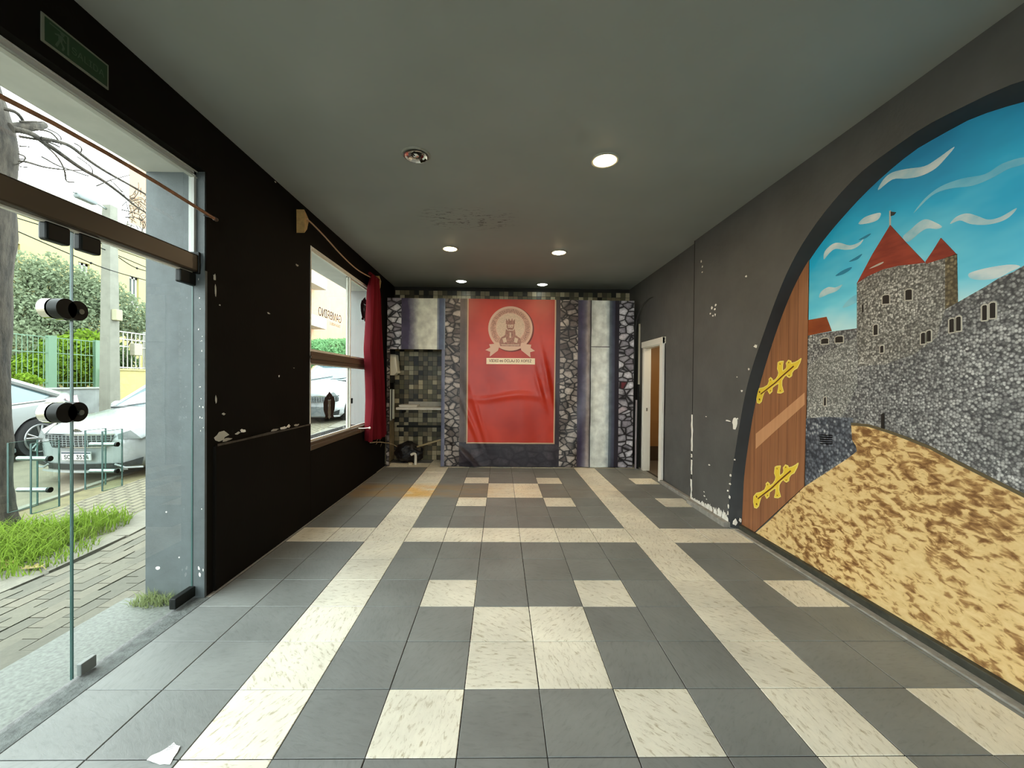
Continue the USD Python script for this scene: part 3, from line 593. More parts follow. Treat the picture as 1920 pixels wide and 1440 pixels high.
sand = smoothpoly(mp([(1412, 1004), (1445, 975), (1509, 915), (1560, 880), (1597, 856), (1610, 845), (1603, 825), (1598, 796), (1630, 798), (1663, 808), (1697, 820), (1747, 840), (1797, 867), (1847, 892), (1897, 917), (1925, 930)], 'P'), 1)
sq = np.array(sand.exterior.coords)[:-1]
sand = Polygon(list(mp([(1412, 1004), (1445, 975), (1509, 913), (1560, 880), (1593, 858), (1608, 846), (1606, 836), (1599, 825), (1597, 795), (1630, 798), (1663, 808), (1697, 820), (1747, 840), (1797, 867), (1847, 892), (1897, 917), (1925, 931)], 'P'))+[(.5, .35), (.5, -.02), (4.4, -.02)])
paint('painted_sand_path', sand.buffer(0), sand_paint(), 6)
paint('painted_path_edge', lane([(1597, 795), (1630, 798), (1663, 808), (1697, 820), (1747, 840), (1797, 867), (1847, 892), (1897, 917), (1925, 931)], .010, 'P'), mat('painted_shadow', S(96, 84, 58), .6), 7)
# the painted plank door with its brace and hinges
def plank_paint(name, a, b):
    N = {'g': ('geometry', {}), 'mp': ('mapping', dict(scale=(1, 26, .8))), 'n': ('noise_texture', dict(scale=1.0, detail=4)), 'r': ('rgb_ramp', dict(ramp=[(.3, a), (.7, b)])), 'p': ('principled_bsdf', dict(roughness=.5))}
    return usdkit.material(stage, LK+name, N, [('g.position', 'mp.vector'), ('mp.vector', 'n.vector'), ('n.fac', 'r.fac'), ('r.color', 'p.base_color')], surface='p.BSDF')
edge = mp([(1518, 484), (1515, 700), (1509, 912), (1409, 1006)], 'P')
yd = edge[0, 0]; cuts = [3.585, 3.72, 3.84, 3.96, 4.08, 4.21, 4.34, 4.6]
doorp = Polygon([(yd, 3), (yd-.0, 1.7), (edge[2, 0], edge[2, 1]), (edge[3, 0]+.0, 0.0), (4.7, -.02), (4.7, 3)])
for k in range(7):
    paint('painted_plank', doorp.intersection(sbox(cuts[k]-(.02 if k == 0 else 0), -.1, cuts[k+1]-.004, 4)), plank_paint(f'painted_plank_{k}', S(138, 90, 60), S(166, 112, 74)), 7)
paint('painted_plank_gap', doorp, mat('painted_gap', S(84, 50, 30), .5), 6)
paint('painted_brace', Polygon(mp([(115, 520), (250, 408), (390, 288), (391, 355), (250, 482), (115, 605)], 'B')), plank_paint('painted_brace', S(196, 142, 100), S(208, 156, 114)), 8)
HG = [(165, 460), (158, 420), (160, 380), (180, 355), (210, 348), (240, 330), (252, 300), (250, 285), (262, 272), (275, 285), (278, 300), (300, 285), (315, 262), (322, 235), (312, 205), (316, 160), (330, 152), (355, 150), (350, 175), (348, 210), (352, 225), (375, 205), (380, 185), (376, 165), (392, 143), (410, 150), (414, 165), (440, 158), (465, 145), (484, 130), (475, 160), (455, 200), (430, 215), (418, 235), (415, 258), (398, 270), (385, 262), (378, 250), (362, 262), (345, 290), (343, 330), (355, 378), (335, 388), (312, 385), (320, 350), (322, 312), (300, 325), (275, 345), (272, 375), (255, 392), (245, 375), (240, 360), (215, 380), (205, 410), (195, 450), (180, 465)]
yel, yeld, brn = mat('painted_yellow', S(238, 206, 62), .5), mat('painted_yellow_edge', S(244, 226, 120), .5), mat('painted_brown', S(112, 68, 18), .5)
for dx, dy in ((0, 0), (-22, 785)):
    g = [(a+dx+(a-160)*.03, b+dy) for a, b in HG]
    q = Polygon(mp(g, 'C')).buffer(0)
    h = paint('painted_hinge', q.buffer(.006), yeld, 9, label='painted yellow ornamental strap hinge')
    paint('painted_hinge_face', q.buffer(-.004), yel, 10)
    paint('painted_hinge_line', lane([(192+dx, 396+dy), (300+dx, 312+dy), (352+dx, 262+dy), (440+dx, 186+dy)], .007, 'C'), brn, 11)
    for a, b in ((182, 380), (182, 436), (262, 290), (262, 370), (332, 170), (333, 370), (395, 160), (398, 255)):
        c = mp([(a+dx+(a-160)*.03, b+dy)], 'C')[0]; paint('painted_nail', Point(*c).buffer(.011 if a < 200 else .006), brn, 11)

# ---------------------------------------------------------------- paint chips on the walls
rc = np.random.default_rng(5)
chipm = M['plaster']; chipd = mat('plaster_grey', (.42, .40, .34), .85)
def chip(parent, px, py, w, h, axis, v, out, m_=None, n=10, jag=.55):
    c = at(px, py, axis, v); s = abs(at(px+1, py, axis, v)[1 if axis == 'x' else 0]-c[1 if axis == 'x' else 0]); sz = abs(at(px, py+1, axis, v)[2]-c[2])
    cc = (c[1], c[2]) if axis == 'x' else (c[0], c[2])
    q = blob(cc[0], cc[1], w*s/2, h*sz/2, rc, n, jag)
    obj('paint_chip', plate(q, axis, v, out), m_ or chipm, parent)
RW = [(1377, 793, 14, 26), (1366, 789, 14, 4), (1383, 785, 4, 4), (1391, 733, 5, 5), (1404, 692, 5, 5), (1417, 649, 9, 9), (1382, 707, 3, 3), (1378, 862, 5, 5), (1370, 891, 6, 6), (1369, 907, 6, 5), (1368, 932, 5, 8), (1366, 950, 4, 10), (1365, 962, 4, 12), (1330, 872, 4, 4), (1324, 781, 4, 3), (1320, 922, 3, 3), (1321, 930, 4, 4), (1325, 936, 3, 3), (1399, 518, 4, 5), (1335, 577, 5, 7), (1340, 580, 4, 5), (1332, 588, 4, 5), (1337, 592, 4, 5), (1342, 572, 4, 5), (1341, 590, 3, 6), (1315, 490, 3, 6), (1317, 500, 3, 5), (1317, 510, 3, 4), (1355, 976, 18, 14), (1345, 970, 16, 8), (1363, 975, 6, 14), (1334, 962, 14, 6), (1323, 954, 12, 5), (1312, 948, 10, 4)]
for px, py, w_, h_ in RW: chip(wr, px, py, w_, h_, 'x', XF, -.002)
for za, zb in ((.72, 1.22), (.40, .60), (.02, .33), (.63, .68)):
    q = [(5.542+rc.normal(0, .006)+.016*s, za+(zb-za)*k/7) for s in (1,) for k in range(8)]+[(5.52+rc.normal(0, .006), zb-(zb-za)*k/7) for k in range(8)]
    obj('paint_chip', plate(Polygon(q).buffer(0), 'x', XF, -.003), chipm, wr)
for px, py, w_, h_ in ((1364, 920, 3, 4), (1377, 979, 11, 16), (1387, 975, 5, 10)): chip(wr, px, py, w_, h_, 'y', 4.535, -.012)
LW = [(415, 818, 34, 22, 1), (426, 824, 22, 10, 1), (455, 808, 14, 9, 0), (446, 812, 12, 6, 1), (541, 799, 8, 9, 0), (532, 802, 16, 7, 0), (515, 806, 22, 5, 1), (556, 797, 12, 6, 1), (419, 776, 8, 6, 1), (402, 520, 6, 16, 1), (404, 545, 4, 26, 1), (405, 750, 5, 20, 1), (503, 587, 7, 5, 1), (523, 705, 4, 5, 0), (557, 497, 6, 5, 1), (412, 572, 4, 4, 1), (516, 341, 4, 3, 0), (551, 690, 3, 2, 1)]
for px, py, w_, h_, k in LW: chip(wl, px, py, w_, h_, 'x', XL+.0005, .002, (chipd, chipm)[1-k])
obj('paint_chip', plate(Polygon([(3.2, led-.004), (3.9, led-.006), (4.75, led-.004), (4.75, led+.012), (4.3, led+.008), (3.9, led+.018), (3.5, led+.010), (3.2, led+.014)]), 'x', XL+.020, .0035), mat('ledge_dirt', (.055, .044, .033), .9, noise=(9, .6)), wl)
for k in range(70):
    px, py = rc.uniform(372, 396), rc.uniform(520, 1090)
    if rc.random() < .5: px = rc.normal(393, 1.5)
    if py > 1020: w_, h_ = rc.uniform(2, 6), rc.uniform(4, 16)
    else: w_, h_ = rc.uniform(1, 3), rc.uniform(1, 5)
    c = at(px, py, 'y', OPEN[1]-.013)
    if c[0] > XL-.004 or c[0] < -2.31: continue
    chip(wl, px, py, w_, h_, 'y', OPEN[1]-.0122, -.0014)
for px, py in ((296, 1065), (336, 1045), (312, 960)): chip(wl, px, py, 9 if px == 296 else 3, 7 if px == 296 else 3, 'y', OPEN[1]-.0042, -.0014, jag=.15)

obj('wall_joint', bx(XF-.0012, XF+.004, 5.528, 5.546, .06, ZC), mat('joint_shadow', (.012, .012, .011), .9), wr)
for k in range(9):
    ya_ = 4.66+k*.098; n_ = 8
    top = [(ya_+.11*j/n_, .062+(.035+.075*rc.random())*(1-.085*k)) for j in range(n_+1)]
    obj('paint_chip', plate(Polygon([(ya_, .05)]+top+[(ya_+.11, .05)]).buffer(0), 'x', XF, -.0022), chipm, wr)

# ---------------------------------------------------------------- banner on its frame at the back
YBAN = 7.80
def bd(x, z):
    """Folds of the cloth: how far it bulges forward (towards -y)."""
    x, z = np.asarray(x, float), np.asarray(z, float)
    lo = np.clip((2.2-z)/2.2, 0, 1)
    d = .010*np.sin(x*3.1+1.0)*np.sin(z*1.7)
    d += lo*.030*np.sin((x*1.1+z*.42)*9+.6)*np.exp(-((x+.65)/.55)**2)
    d += lo*.055*np.exp(-((x+.62+.42*(z-1.0))/.05)**2)*np.exp(-((z-1.0)/.55)**2)+lo*.045*np.exp(-((x+.42+.30*(z-1.0))/.04)**2)*np.exp(-((z-1.1)/.5)**2)
    d += .034*np.exp(-((x-.90-.20*(1.7-z))/.05)**2)*np.exp(-((z-1.6)/.5)**2)+.022*np.exp(-((x-.70-.28*(1.7-z))/.04)**2)*np.exp(-((z-1.5)/.35)**2)+.02*np.exp(-((z-1.35-.05*np.sin(4*x))/.06)**2)*np.exp(-((x-.1)/.7)**2)+lo*.03*np.sin((x*1.4-z*.5)*8)*np.exp(-((x-1.55)/.3)**2)
    d += lo*.08*np.exp(-((x+.75-.9*(.33-z))/.07)**2)*np.exp(-((z-.22)/.2)**2)
    d += .008*np.sin(z*11+2*x)*np.exp(-((x-1.62)/.25)**2)+.006*np.sin(x*14+z*2)*lo
    d += .006*np.exp(-((z-1.63)/.012)**2)*(x > 1.1)+.006*np.exp(-((z-2.36)/.012)**2)*(x < -1.15)
    return d
def cloth(x0, x1, z0, z1, lift, step=.022, edge=None):
    nx, nz_ = max(2, int((x1-x0)/step)+1), max(2, int((z1-z0)/step)+1)
    X, Z = np.meshgrid(np.linspace(x0, x1, nx), np.linspace(z0, z1, nz_)); X, Z = X.ravel(), Z.ravel()
    Y = YBAN-bd(X, Z)-lift
    V = np.c_[X, Y, Z]
    q = np.array([(a*nx+b, a*nx+b+1, (a+1)*nx+b+1, (a+1)*nx+b) for a in range(nz_-1) for b in range(nx-1)])
    f = np.vstack([q[:, [0, 1, 2]], q[:, [0, 2, 3]]]); n = len(V)
    return trimesh.Trimesh(np.vstack([V, V+(0, .0012, 0)]), np.vstack([f, f[:, ::-1]+n]), process=False)
def print_mat(name, N, L): return usdkit.material(stage, LK+name, N, L, surface='p.BSDF')
def stone_print(name, dark, a, b, scale=6.4, red=False):
    N = {'g': ('geometry', {}), 'x': ('separate_xyz', {}), 'cx': ('combine_xyz', dict(y=0)), 'mp': ('mapping', dict(scale=(1, 1, 1.45))), 've': ('voronoi_texture', dict(scale=scale, feature='distance_to_edge')), 'vc': ('voronoi_texture', dict(scale=scale)), 'bw': ('rgb_to_bw', {}), 'c': ('rgb_ramp', dict(ramp=[(.15, a), (.8, b)]+([(.88, (.22, .02, .03)), (1, (.22, .02, .03))] if red else []))), 'e': ('rgb_ramp', dict(ramp=[(.03, (0, 0, 0)), (.13, (.7, .7, .7)), (.3, (1, 1, 1))])),
         'n': ('noise_texture', dict(scale=26, detail=4)), 'nr': ('rgb_ramp', dict(ramp=[(.3, (.6, .6, .6)), (.7, (1.1, 1.1, 1.1))])), 'm1': ('mix', dict(mix_type='multiply', fac=1.0)), 'm2': ('mix', dict(color1=dark)), 'p': ('principled_bsdf', dict(roughness=.42))}
    return print_mat(name, N, [('g.position', 'x.vector'), ('x.x', 'cx.x'), ('x.z', 'cx.z'), ('cx.vector', 'mp.vector'), ('mp.vector', 've.vector'), ('mp.vector', 'vc.vector'), ('vc.color', 'bw.color'), ('bw.val', 'c.fac'), ('ve.distance', 'e.fac'), ('g.position', 'n.vector'), ('n.fac', 'nr.fac'), ('c.color', 'm1.color1'), ('nr.color', 'm1.color2'), ('e.color', 'm2.fac'), ('m1.color', 'm2.color2'), ('m2.color', 'p.base_color')])
def column_print(name, x0, x1, stops, amount=.35, scale=(3, 1, 2.2)):
    """A printed column: colours across its width, mottled like old concrete."""
    N = {'g': ('geometry', {}), 'x': ('separate_xyz', {}), 'mr': ('map_range', dict(from_min=x0, from_max=x1)), 'mp': ('mapping', dict(scale=scale)), 'n': ('noise_texture', dict(scale=1.4, detail=6, roughness=.65)), 'ad': ('math', dict(math_type='multiply_add', value2=amount, value3=-amount/2)), 'su': ('math', dict(math_type='add')), 'r': ('rgb_ramp', dict(ramp=stops)), 'n2': ('noise_texture', dict(scale=7, detail=5)), 'r2': ('rgb_ramp', dict(ramp=[(.3, (.72, .72, .72)), (.7, (1.12, 1.12, 1.12))])), 'mu': ('mix', dict(mix_type='multiply', fac=1.0)), 'p': ('principled_bsdf', dict(roughness=.40))}
    return print_mat(name, N, [('g.position', 'x.vector'), ('x.x', 'mr.value'), ('g.position', 'mp.vector'), ('mp.vector', 'n.vector'), ('n.fac', 'ad.value1'), ('mr.result', 'su.value1'), ('ad.value', 'su.value2'), ('su.value', 'r.fac'), ('r.color', 'mu.color1'), ('g.position', 'n2.vector'), ('n2.fac', 'r2.fac'), ('r2.color', 'mu.color2'), ('mu.color', 'p.base_color')])
bn = thing('banner', 'large printed vinyl banner of stone columns and a red panel with a round emblem', 'banner', loc=(.2, YBAN, 0))
ZT, ZH = 3.225, 2.25
pu, pl = S(62, 56, 84), S(196, 200, 190)
back_m = mat('vinyl_back', S(46, 42, 52), .5)
obj('cloth', cloth(-1.13, 2.565, .012, ZT, -.004, .03), back_m, bn, smooth=True)
obj('cloth', cloth(-2.17, -1.13, ZH, ZT, -.004, .03), back_m, bn, smooth=True)
obj('cloth', cloth(-2.17, -2.115, .02, ZH, -.004, .03), back_m, bn, smooth=True)
G = .0012
st_l = stone_print('stones_pale', S(16, 12, 18), S(150, 140, 148), S(240, 238, 242))
st_d = stone_print('stones_dark', S(12, 8, 12), S(92, 80, 78), S(200, 188, 180), 6.8)
st_r = stone_print('stones_red', S(12, 8, 16), S(150, 144, 156), S(244, 242, 250), 5.8, red=True)
obj('printed_stones', cloth(-2.17, -1.90, ZH, ZT, G), st_l, bn, smooth=True)
obj('printed_stones', cloth(-2.17, -2.115, .02, ZH, G), st_d, bn, smooth=True)
obj('printed_column', cloth(-1.90, -1.22, ZH, ZT, G), column_print('column_left', -1.90, -1.22, [(0, S(70, 60, 84)), (.18, S(72, 64, 92)), (.34, S(150, 150, 160)), (.5, S(232, 236, 222)), (1, S(238, 242, 228))]), bn, smooth=True)
obj('printed_edge', cloth(-1.22, -1.065, ZH, ZT, G), column_print('edge_left', -1.22, -1.065, [(0, S(168, 176, 180)), (.3, S(84, 96, 126)), (.8, S(92, 104, 130)), (1, S(150, 160, 176))], .2), bn, smooth=True)
obj('printed_edge', cloth(-1.13, -1.065, .012, ZH, G), column_print('edge_low', -1.13, -1.065, [(0, S(90, 92, 118)), (1, S(120, 124, 146))], .4), bn, smooth=True)
obj('printed_stones', cloth(-1.065, -.78, .0+.012, ZT, G), st_d, bn, smooth=True)
obj('printed_shade', cloth(-.78, -.62, .48, ZT, G), column_print('shade_left', -.78, -.62, [(0, S(96, 84, 82)), (.5, S(80, 70, 70)), (1, S(120, 104, 88))], .5), bn, smooth=True)
obj('printed_foot', cloth(-.78, 1.14, .012, .48, G), stone_print('stones_night', S(36, 32, 42), S(52, 46, 56), S(74, 66, 74), 4.2), bn, smooth=True)
obj('printed_shade', cloth(1.04, 1.14, .48, ZT, G), mat('shade_right', S(44, 34, 44), .4, noise=(5, .3)), bn, smooth=True)
obj('printed_stones', cloth(1.14, 1.48, .012, ZT, G), st_d, bn, smooth=True)
obj('printed_column', cloth(1.48, 1.72, .012, ZT, G), column_print('column_mid', 1.48, 1.72, [(0, S(54, 46, 64)), (.3, S(66, 60, 88)), (.62, S(108, 102, 116)), (.82, S(160, 146, 142)), (1, S(120, 112, 110))], .35), bn, smooth=True)
obj('printed_pillar', cloth(1.74, 2.09, .012, ZT, G), column_print('pillar_right', 1.74, 2.09, [(0, S(190, 194, 188)), (.3, S(236, 240, 232)), (.8, S(240, 246, 240)), (1, S(180, 190, 192))], .45), bn, smooth=True)
obj('printed_joint', cloth(1.72, 1.74, .012, ZT, G), mat('joint_dark', S(40, 36, 40), .4), bn, smooth=True)
obj('printed_joint', cloth(1.74, 2.10, 2.33, 2.342, G+.001), mat('joint_dark_b', S(40, 36, 40), .4), bn, smooth=True)
obj('printed_edge', cloth(2.09, 2.20, .012, ZT, G), column_print('edge_right', 2.09, 2.20, [(0, S(110, 120, 126)), (.5, S(74, 82, 98)), (1, S(62, 60, 82))], .5), bn, smooth=True)
obj('printed_gap', cloth(2.20, 2.28, .012, ZT, G), mat('gap_dark', S(30, 22, 36), .4), bn, smooth=True)
obj('printed_stones', cloth(2.28, 2.565, .012, ZT, G), st_r, bn, smooth=True)
obj('red_border', cloth(-.645, 1.055, .455, ZT-.0, G*1.5), mat('red_border', S(196, 164, 134), .42), bn, smooth=True)
def red_print():
    N = {'g': ('geometry', {}), 'n': ('noise_texture', dict(scale=1.3, detail=4)), 'r': ('rgb_ramp', dict(ramp=[(.35, S(166, 34, 6)), (.65, S(196, 50, 20))])), 'p': ('principled_bsdf', dict(roughness=.38, specular_ior_level=.5))}
    return print_mat('red_panel', N, [('g.position', 'n.vector'), ('n.fac', 'r.fac'), ('r.color', 'p.base_color')])
obj('red_panel', cloth(-.62, 1.03, .48, ZT-.0, G*2.2), red_print(), bn, smooth=True)
# emblem: round seal with a crowned bearded figure, ring of lettering, two ribbon tails
ec = at(957, 616, 'y', YBAN); ex, ez = ec[0], ec[2]; ER = .425
def onb(poly, lift):
    p = plate(poly, 'y', 0, -.002); p = p.copy()
    for _ in range(2): 
        v, f = trimesh.remesh.subdivide_to_size(p.vertices, p.faces, .12); p = trimesh.Trimesh(v, f, process=False)
    V = np.array(p.vertices); V[:, 1] += YBAN-bd(V[:, 0], V[:, 2])-lift; return trimesh.Trimesh(V, p.faces, process=False)
def E_(pts): return Polygon([(ex+a*ER, ez+b*ER) for a, b in pts]).buffer(0)
e1, e2, e3, e4 = mat('seal_pale', S(214, 176, 154), .45), mat('seal_band', S(190, 146, 126), .45, noise=(60, .35)), mat('seal_field', S(206, 180, 156), .45, noise=(60, .2)), mat('seal_ink', S(158, 112, 98), .45, noise=(45, .45))
sl = obj('emblem', onb(Point(ex+.02, ez-.012).buffer(ER*1.02, 48), .005), mat('seal_shadow', S(108, 30, 20), .5), bn)
obj('ribbon', onb(E_([(-.95, -.72), (-.45, -.66), (-.55, -1.0), (-.92, -1.28), (-.90, -1.06), (-1.12, -.98), (-.90, -.86)]), .0075), e1, sl)
obj('ribbon', onb(E_([(.95, -.72), (.42, -.66), (.50, -.98), (.92, -1.30), (.90, -1.06), (1.12, -1.0), (.92, -.86)]), .0075), e1, sl)
obj('rim', onb(Point(ex, ez).buffer(ER, 48), .0095), e1, sl)
obj('letter_band', onb(Point(ex, ez).buffer(ER*.90, 48).difference(Point(ex, ez+.02).buffer(ER*.66, 48)).difference(sbox(ex-.5, ez-.6, ex+.5, ez-.27)), .0125), e2, sl)
obj('field', onb(Point(ex, ez+.02).buffer(ER*.63, 48), .0125), e3, sl)
rg = np.random.default_rng(3); marks = []
for a in np.linspace(-125, 125, 44):
    if abs(abs(a)-60) < 4: continue
    th = math.radians(90-a); r0, r1 = ER*.70, ER*.86
    for k in range(2):
        t2 = th+rg.uniform(-.025, .025); t3 = th+rg.uniform(-.025, .025); q0, q1 = rg.uniform(r0, r0+.03), rg.uniform(r1-.03, r1)
        marks.append(shapely.LineString([(ex+q0*math.cos(t2), ez+q0*math.sin(t2)), (ex+q1*math.cos(t3), ez+q1*math.sin(t3))]).buffer(.0045))
obj('ring_marks', onb(shapely.union_all(marks), .0155), e4, sl)
king = [E_([(-.20, .44), (-.21, .20), (.21, .20), (.20, .44), (.12, .33), (.07, .46), (0, .33), (-.07, .46), (-.12, .33)]), E_([(-.17, .20), (.17, .20), (.17, .06), (.12, -.06), (-.12, -.06), (-.17, .06)]), E_([(-.20, -.02), (-.12, -.10), (.12, -.10), (.20, -.02), (.24, -.30), (.12, -.44), (-.12, -.44), (-.24, -.30)]), E_([(-.24, -.30), (-.42, -.42), (-.50, -.62), (-.45, -.80), (.45, -.80), (.50, -.62), (.42, -.42), (.24, -.30)])]
obj('crowned_figure', onb(shapely.union_all(king), .0165), e4, sl)
obj('crowned_figure_light', onb(shapely.union_all([E_([(-.13, .17), (.13, .17), (.10, .04), (-.10, .04)]).difference(E_([(-.09, .12), (-.02, .12), (-.02, .09), (-.09, .09)])).difference(E_([(.09, .12), (.02, .12), (.02, .09), (.09, .09)])), E_([(-.03, -.18), (.03, -.18), (.04, -.42), (-.04, -.42)]), E_([(-.36, -.46), (-.2, -.40), (-.16, -.6), (-.3, -.66)]), E_([(.36, -.46), (.2, -.40), (.16, -.6), (.3, -.66)]), E_([(-.4, -.72), (.4, -.72), (.4, -.76), (-.4, -.76)])]), .0195), e3, sl)
a, b = at(912, 671, 'y', YBAN), at(1003, 683.5, 'y', YBAN)
lb = obj('label_strip', onb(sbox(a[0], b[2], b[0], a[2]), .006), mat('label_cream', S(244, 226, 196), .45), bn)
t = on_wall(lettering('VIDEI es OCLAJ IO XOFEZ', .05, True), 'y', 0, a[0]+.05, b[2]+.042, outward=-1, width=(b[0]-a[0])-.12)
V = np.array(t.vertices); V[:, 1] += YBAN-bd(V[:, 0], V[:, 2])-.0085
obj('lettering', trimesh.Trimesh(V, t.faces, process=False), mat('label_ink', S(92, 62, 50), .5), lb)
M['timber'] = mat('timber', (.10, .065, .035), .6, noise=(12, .3))
for x in (-2.15, -1.09, 1.1, 2.53): obj('frame_post', bx(x-.02, x+.02, YBAN+.045, YBAN+.085, 0, 3.20), M['timber'], bn)
obj('frame_rail', bx(-2.13, 2.51, YBAN+.046, YBAN+.084, 3.16, 3.20), M['timber'], bn); obj('frame_rail', bx(-2.13, -1.11, YBAN+.046, YBAN+.084, 2.25, 2.29), M['timber'], bn); obj('frame_rail', bx(-1.07, 2.51, YBAN+.046, YBAN+.084, .02, .06), M['timber'], bn)
mpf = thing('metal_profile', 'pale metal strip standing against the dark right corner beside the banner', 'profile', loc=(2.60, 7.77, 0))
obj('strip', rbox(2.60, 2.63, 7.76, 7.785, 0.001, 1.32, .003), mat('strip_grey', (.34, .30, .32), .35, metal=.3), mpf)
obj('black_back', rbox(2.632, 2.67, 7.75, 7.79, 0.001, 1.62, .003), M['black_metal'], mpf)
p0, p1 = at(1199.5, 750, 'y', 7.72), at(1202.5, 609, 'y', 7.72)
wt = thing('wall_batten', 'thin pale batten fixed upright on the wall left of the doorway', 'batten', loc=(XR, 7.9, 1.3))
obj('strip', rbox(XR+.002, XR+.034, 7.90, 7.93, 1.30, 2.80, .003), mat('batten', (.55, .52, .42), .5), wt)

# ---------------------------------------------------------------- doorway on the right and the small room behind it
d3 = thing('door_3', 'white painted door frame of the open doorway in the right wall', 'door frame', kind='structure')
y0, y1, zt = DOOR
obj('casing', rbox(XR-.022, XR+.02, y0-.115, y0+.005, 0, zt+.10, .005), M['white_paint'], d3)
obj('casing', rbox(XR-.004, XR+.06, y1-.004, y1+.07, 0, zt+.10, .005), M['white_paint'], d3)
obj('head', rbox(XR-.024, XR+.06, y0-.115, y1+.07, zt-.005, zt+.105, .005), M['white_paint'], d3)
obj('jamb', [bx(XR, XR+.13, y0-.004, y0+.018, 0, zt), bx(XR, XR+.13, y1-.018, y1+.004, 0, zt), bx(XR, XR+.13, y0, y1, zt-.018, zt+.004)], M['white_paint'], d3)
obj('keyhole_plate', rbox(XR+.05, XR+.075, y1-.024, y1-.016, 1.12, 1.18, .002), mat('keyhole', (.2, .18, .14), .4, metal=.5), d3)
rm = thing('wall_side_room', 'brown timber panelled wall of the small room seen through the doorway', 'wall', kind='structure')
wp = plank_paint('brown_panel', (.22, .105, .03), (.30, .15, .045))
obj('panel', bx(2.70, 4.4, 8.62, 8.68, .30, 2.7), wp, rm)
obj('base', bx(2.70, 4.4, 8.60, 8.68, -.02, .30), mat('brown_dark', (.05, .028, .012), .6), rm)
obj('side', [bx(4.4, 4.46, 6.0, 8.68, -.02, 2.7), bx(2.845, 4.46, 5.94, 6.0, -.02, 2.7)], mat('room_wall', (.45, .38, .28), .7), rm)
obj('ceiling', bx(2.835, 4.46, 5.94, 8.68, 2.7, 2.76), M['soffit'], rm)
obj('floor_slab', bx(2.78, 4.46, 5.94, 8.68, -.06, -.006), mat('room_floor', (.12, .10, .08), .5), rm)
L = UsdLux.DiskLight.Define(stage, '/World/side_room_lamp'); L.AddTranslateOp().Set(Gf.Vec3d(3.5, 7.4, 2.66)); L.CreateRadiusAttr(.12); L.CreateIntensityAttr(150); L.CreateColorAttr(Gf.Vec3f(1, .8, .5))

# ---------------------------------------------------------------- things left in the corner behind the banner
sh = thing('counter_shelf', 'white marble shelf on brackets across the mosaic corner', 'shelf', loc=(-1.6, 8.3, 1.1))
zs = float(at(790, 764, 'y', 8.12)[2])
obj('slab', rbox(-2.07, -1.0, 8.10, 8.49, zs-.05, zs, .006), mat('marble', (.72, .70, .62), .3, noise=(8, .12)), sh)
obj('upstand', rbox(-1.9, -1.0, 8.46, 8.50, zs, zs+.10, .004), mat('marble_grey', (.42, .40, .33), .35, noise=(8, .12)), sh)
obj('bracket', [bx(-2.0, -1.96, 8.16, 8.49, zs-.12, zs-.05), bx(-1.2, -1.16, 8.16, 8.49, zs-.12, zs-.05)], M['black_metal'], sh)
obj('front_rail', bx(-2.1, -1.0, 8.30, 8.34, zs-.42, zs-.38), M['black_metal'], sh)
tr = thing('paper_tray', 'flat white tray lying on the marble shelf', 'tray', loc=(-1.85, 8.25, zs))
obj('tray', rbox(-2.02, -1.66, 8.14, 8.40, zs+.001, zs+.045, .012), M['white_paint'], tr)
obj('rim', rbox(-2.03, -1.65, 8.13, 8.41, zs+.036, zs+.046, .004), M['white_paint'], tr)
ds = thing('soap_dispenser', 'white wall dispenser with a spout on the dark panel', 'dispenser', loc=(-2.2, 8.1, 1.9))
q0, q1 = at(738, 665, 'y', 8.1), at(738, 704, 'y', 8.1)
obj('backing_panel', bx(XL, XL+.03, 7.86, 8.48, 1.60, 2.30), M['black_metal'], ds)
obj('body', m3.Manifold.batch_hull([tri_ for tri_ in (rbox(XL+.03, XL+.17, 8.0, 8.22, q0[2]-.05, q0[2], .02), rbox(XL+.03, XL+.20, 8.0, 8.22, q1[2]+.05, q1[2]+.10, .02), rbox(XL+.03, XL+.14, 8.0, 8.22, q1[2], q1[2]+.03, .01))]), mat('dispenser_cream', (.70, .66, .52), .35), ds, smooth=30)
obj('spout', rbox(XL+.16, XL+.23, 8.06, 8.16, q1[2]+.04, q1[2]+.09, .012), mat('spout', (.6, .56, .44), .35), ds)
pn = thing('leaning_board', 'narrow white board leaning on the wall under the dispenser', 'panel', loc=(-2.2, 8.1, .8))
zz = [at(735, y, 'y', 8.05)[2] for y in (788, 730)]
obj('board', rbox(XL+.002, XL+.085, 7.98, 8.12, zz[0], zz[1], .003), mat('panel_white', (.55, .60, .54), .4), pn)
obj('edge_bead', rbox(XL+.085, XL+.105, 8.0, 8.1, zz[0]+.02, zz[1], .003), M['black_metal'], pn)
obj('edge_bead', rbox(XL+.105, XL+.125, 8.0, 8.1, zz[0]+.03, zz[1], .003), mat('bead_white', (.6, .62, .55), .4), pn)
cb = thing('low_cladding', 'dull beige board cladding on the corner wall near the floor', 'cladding', loc=(-2.2, 8.15, 0))
obj('board', rbox(XL+.0, XL+.02, 7.88, 8.49, .02, zz[0]-.02, .004), mat('cladding', (.24, .19, .11), .7, noise=(6, .3)), cb)
obj('top_strip', rbox(XL+.0, XL+.026, 7.88, 8.49, zz[0]-.03, zz[0]-.01, .003), M['timber'], cb)
bg = thing('rubbish_bag', 'black plastic rubbish bag slumped on the floor of the corner', 'bag', loc=(-1.85, 8.22, 0))
s_ = trimesh.creation.icosphere(4, 1.0); V = np.array(s_.vertices)
nn = meshkit.fbm(V*2.2+5, 4, 3)
V = V*(0.82+.42*nn[:, None]); V = V*np.array([.27, .17, .22])+np.array([-1.84, 8.24, .19]); V[:, 2] = np.maximum(V[:, 2], .002)
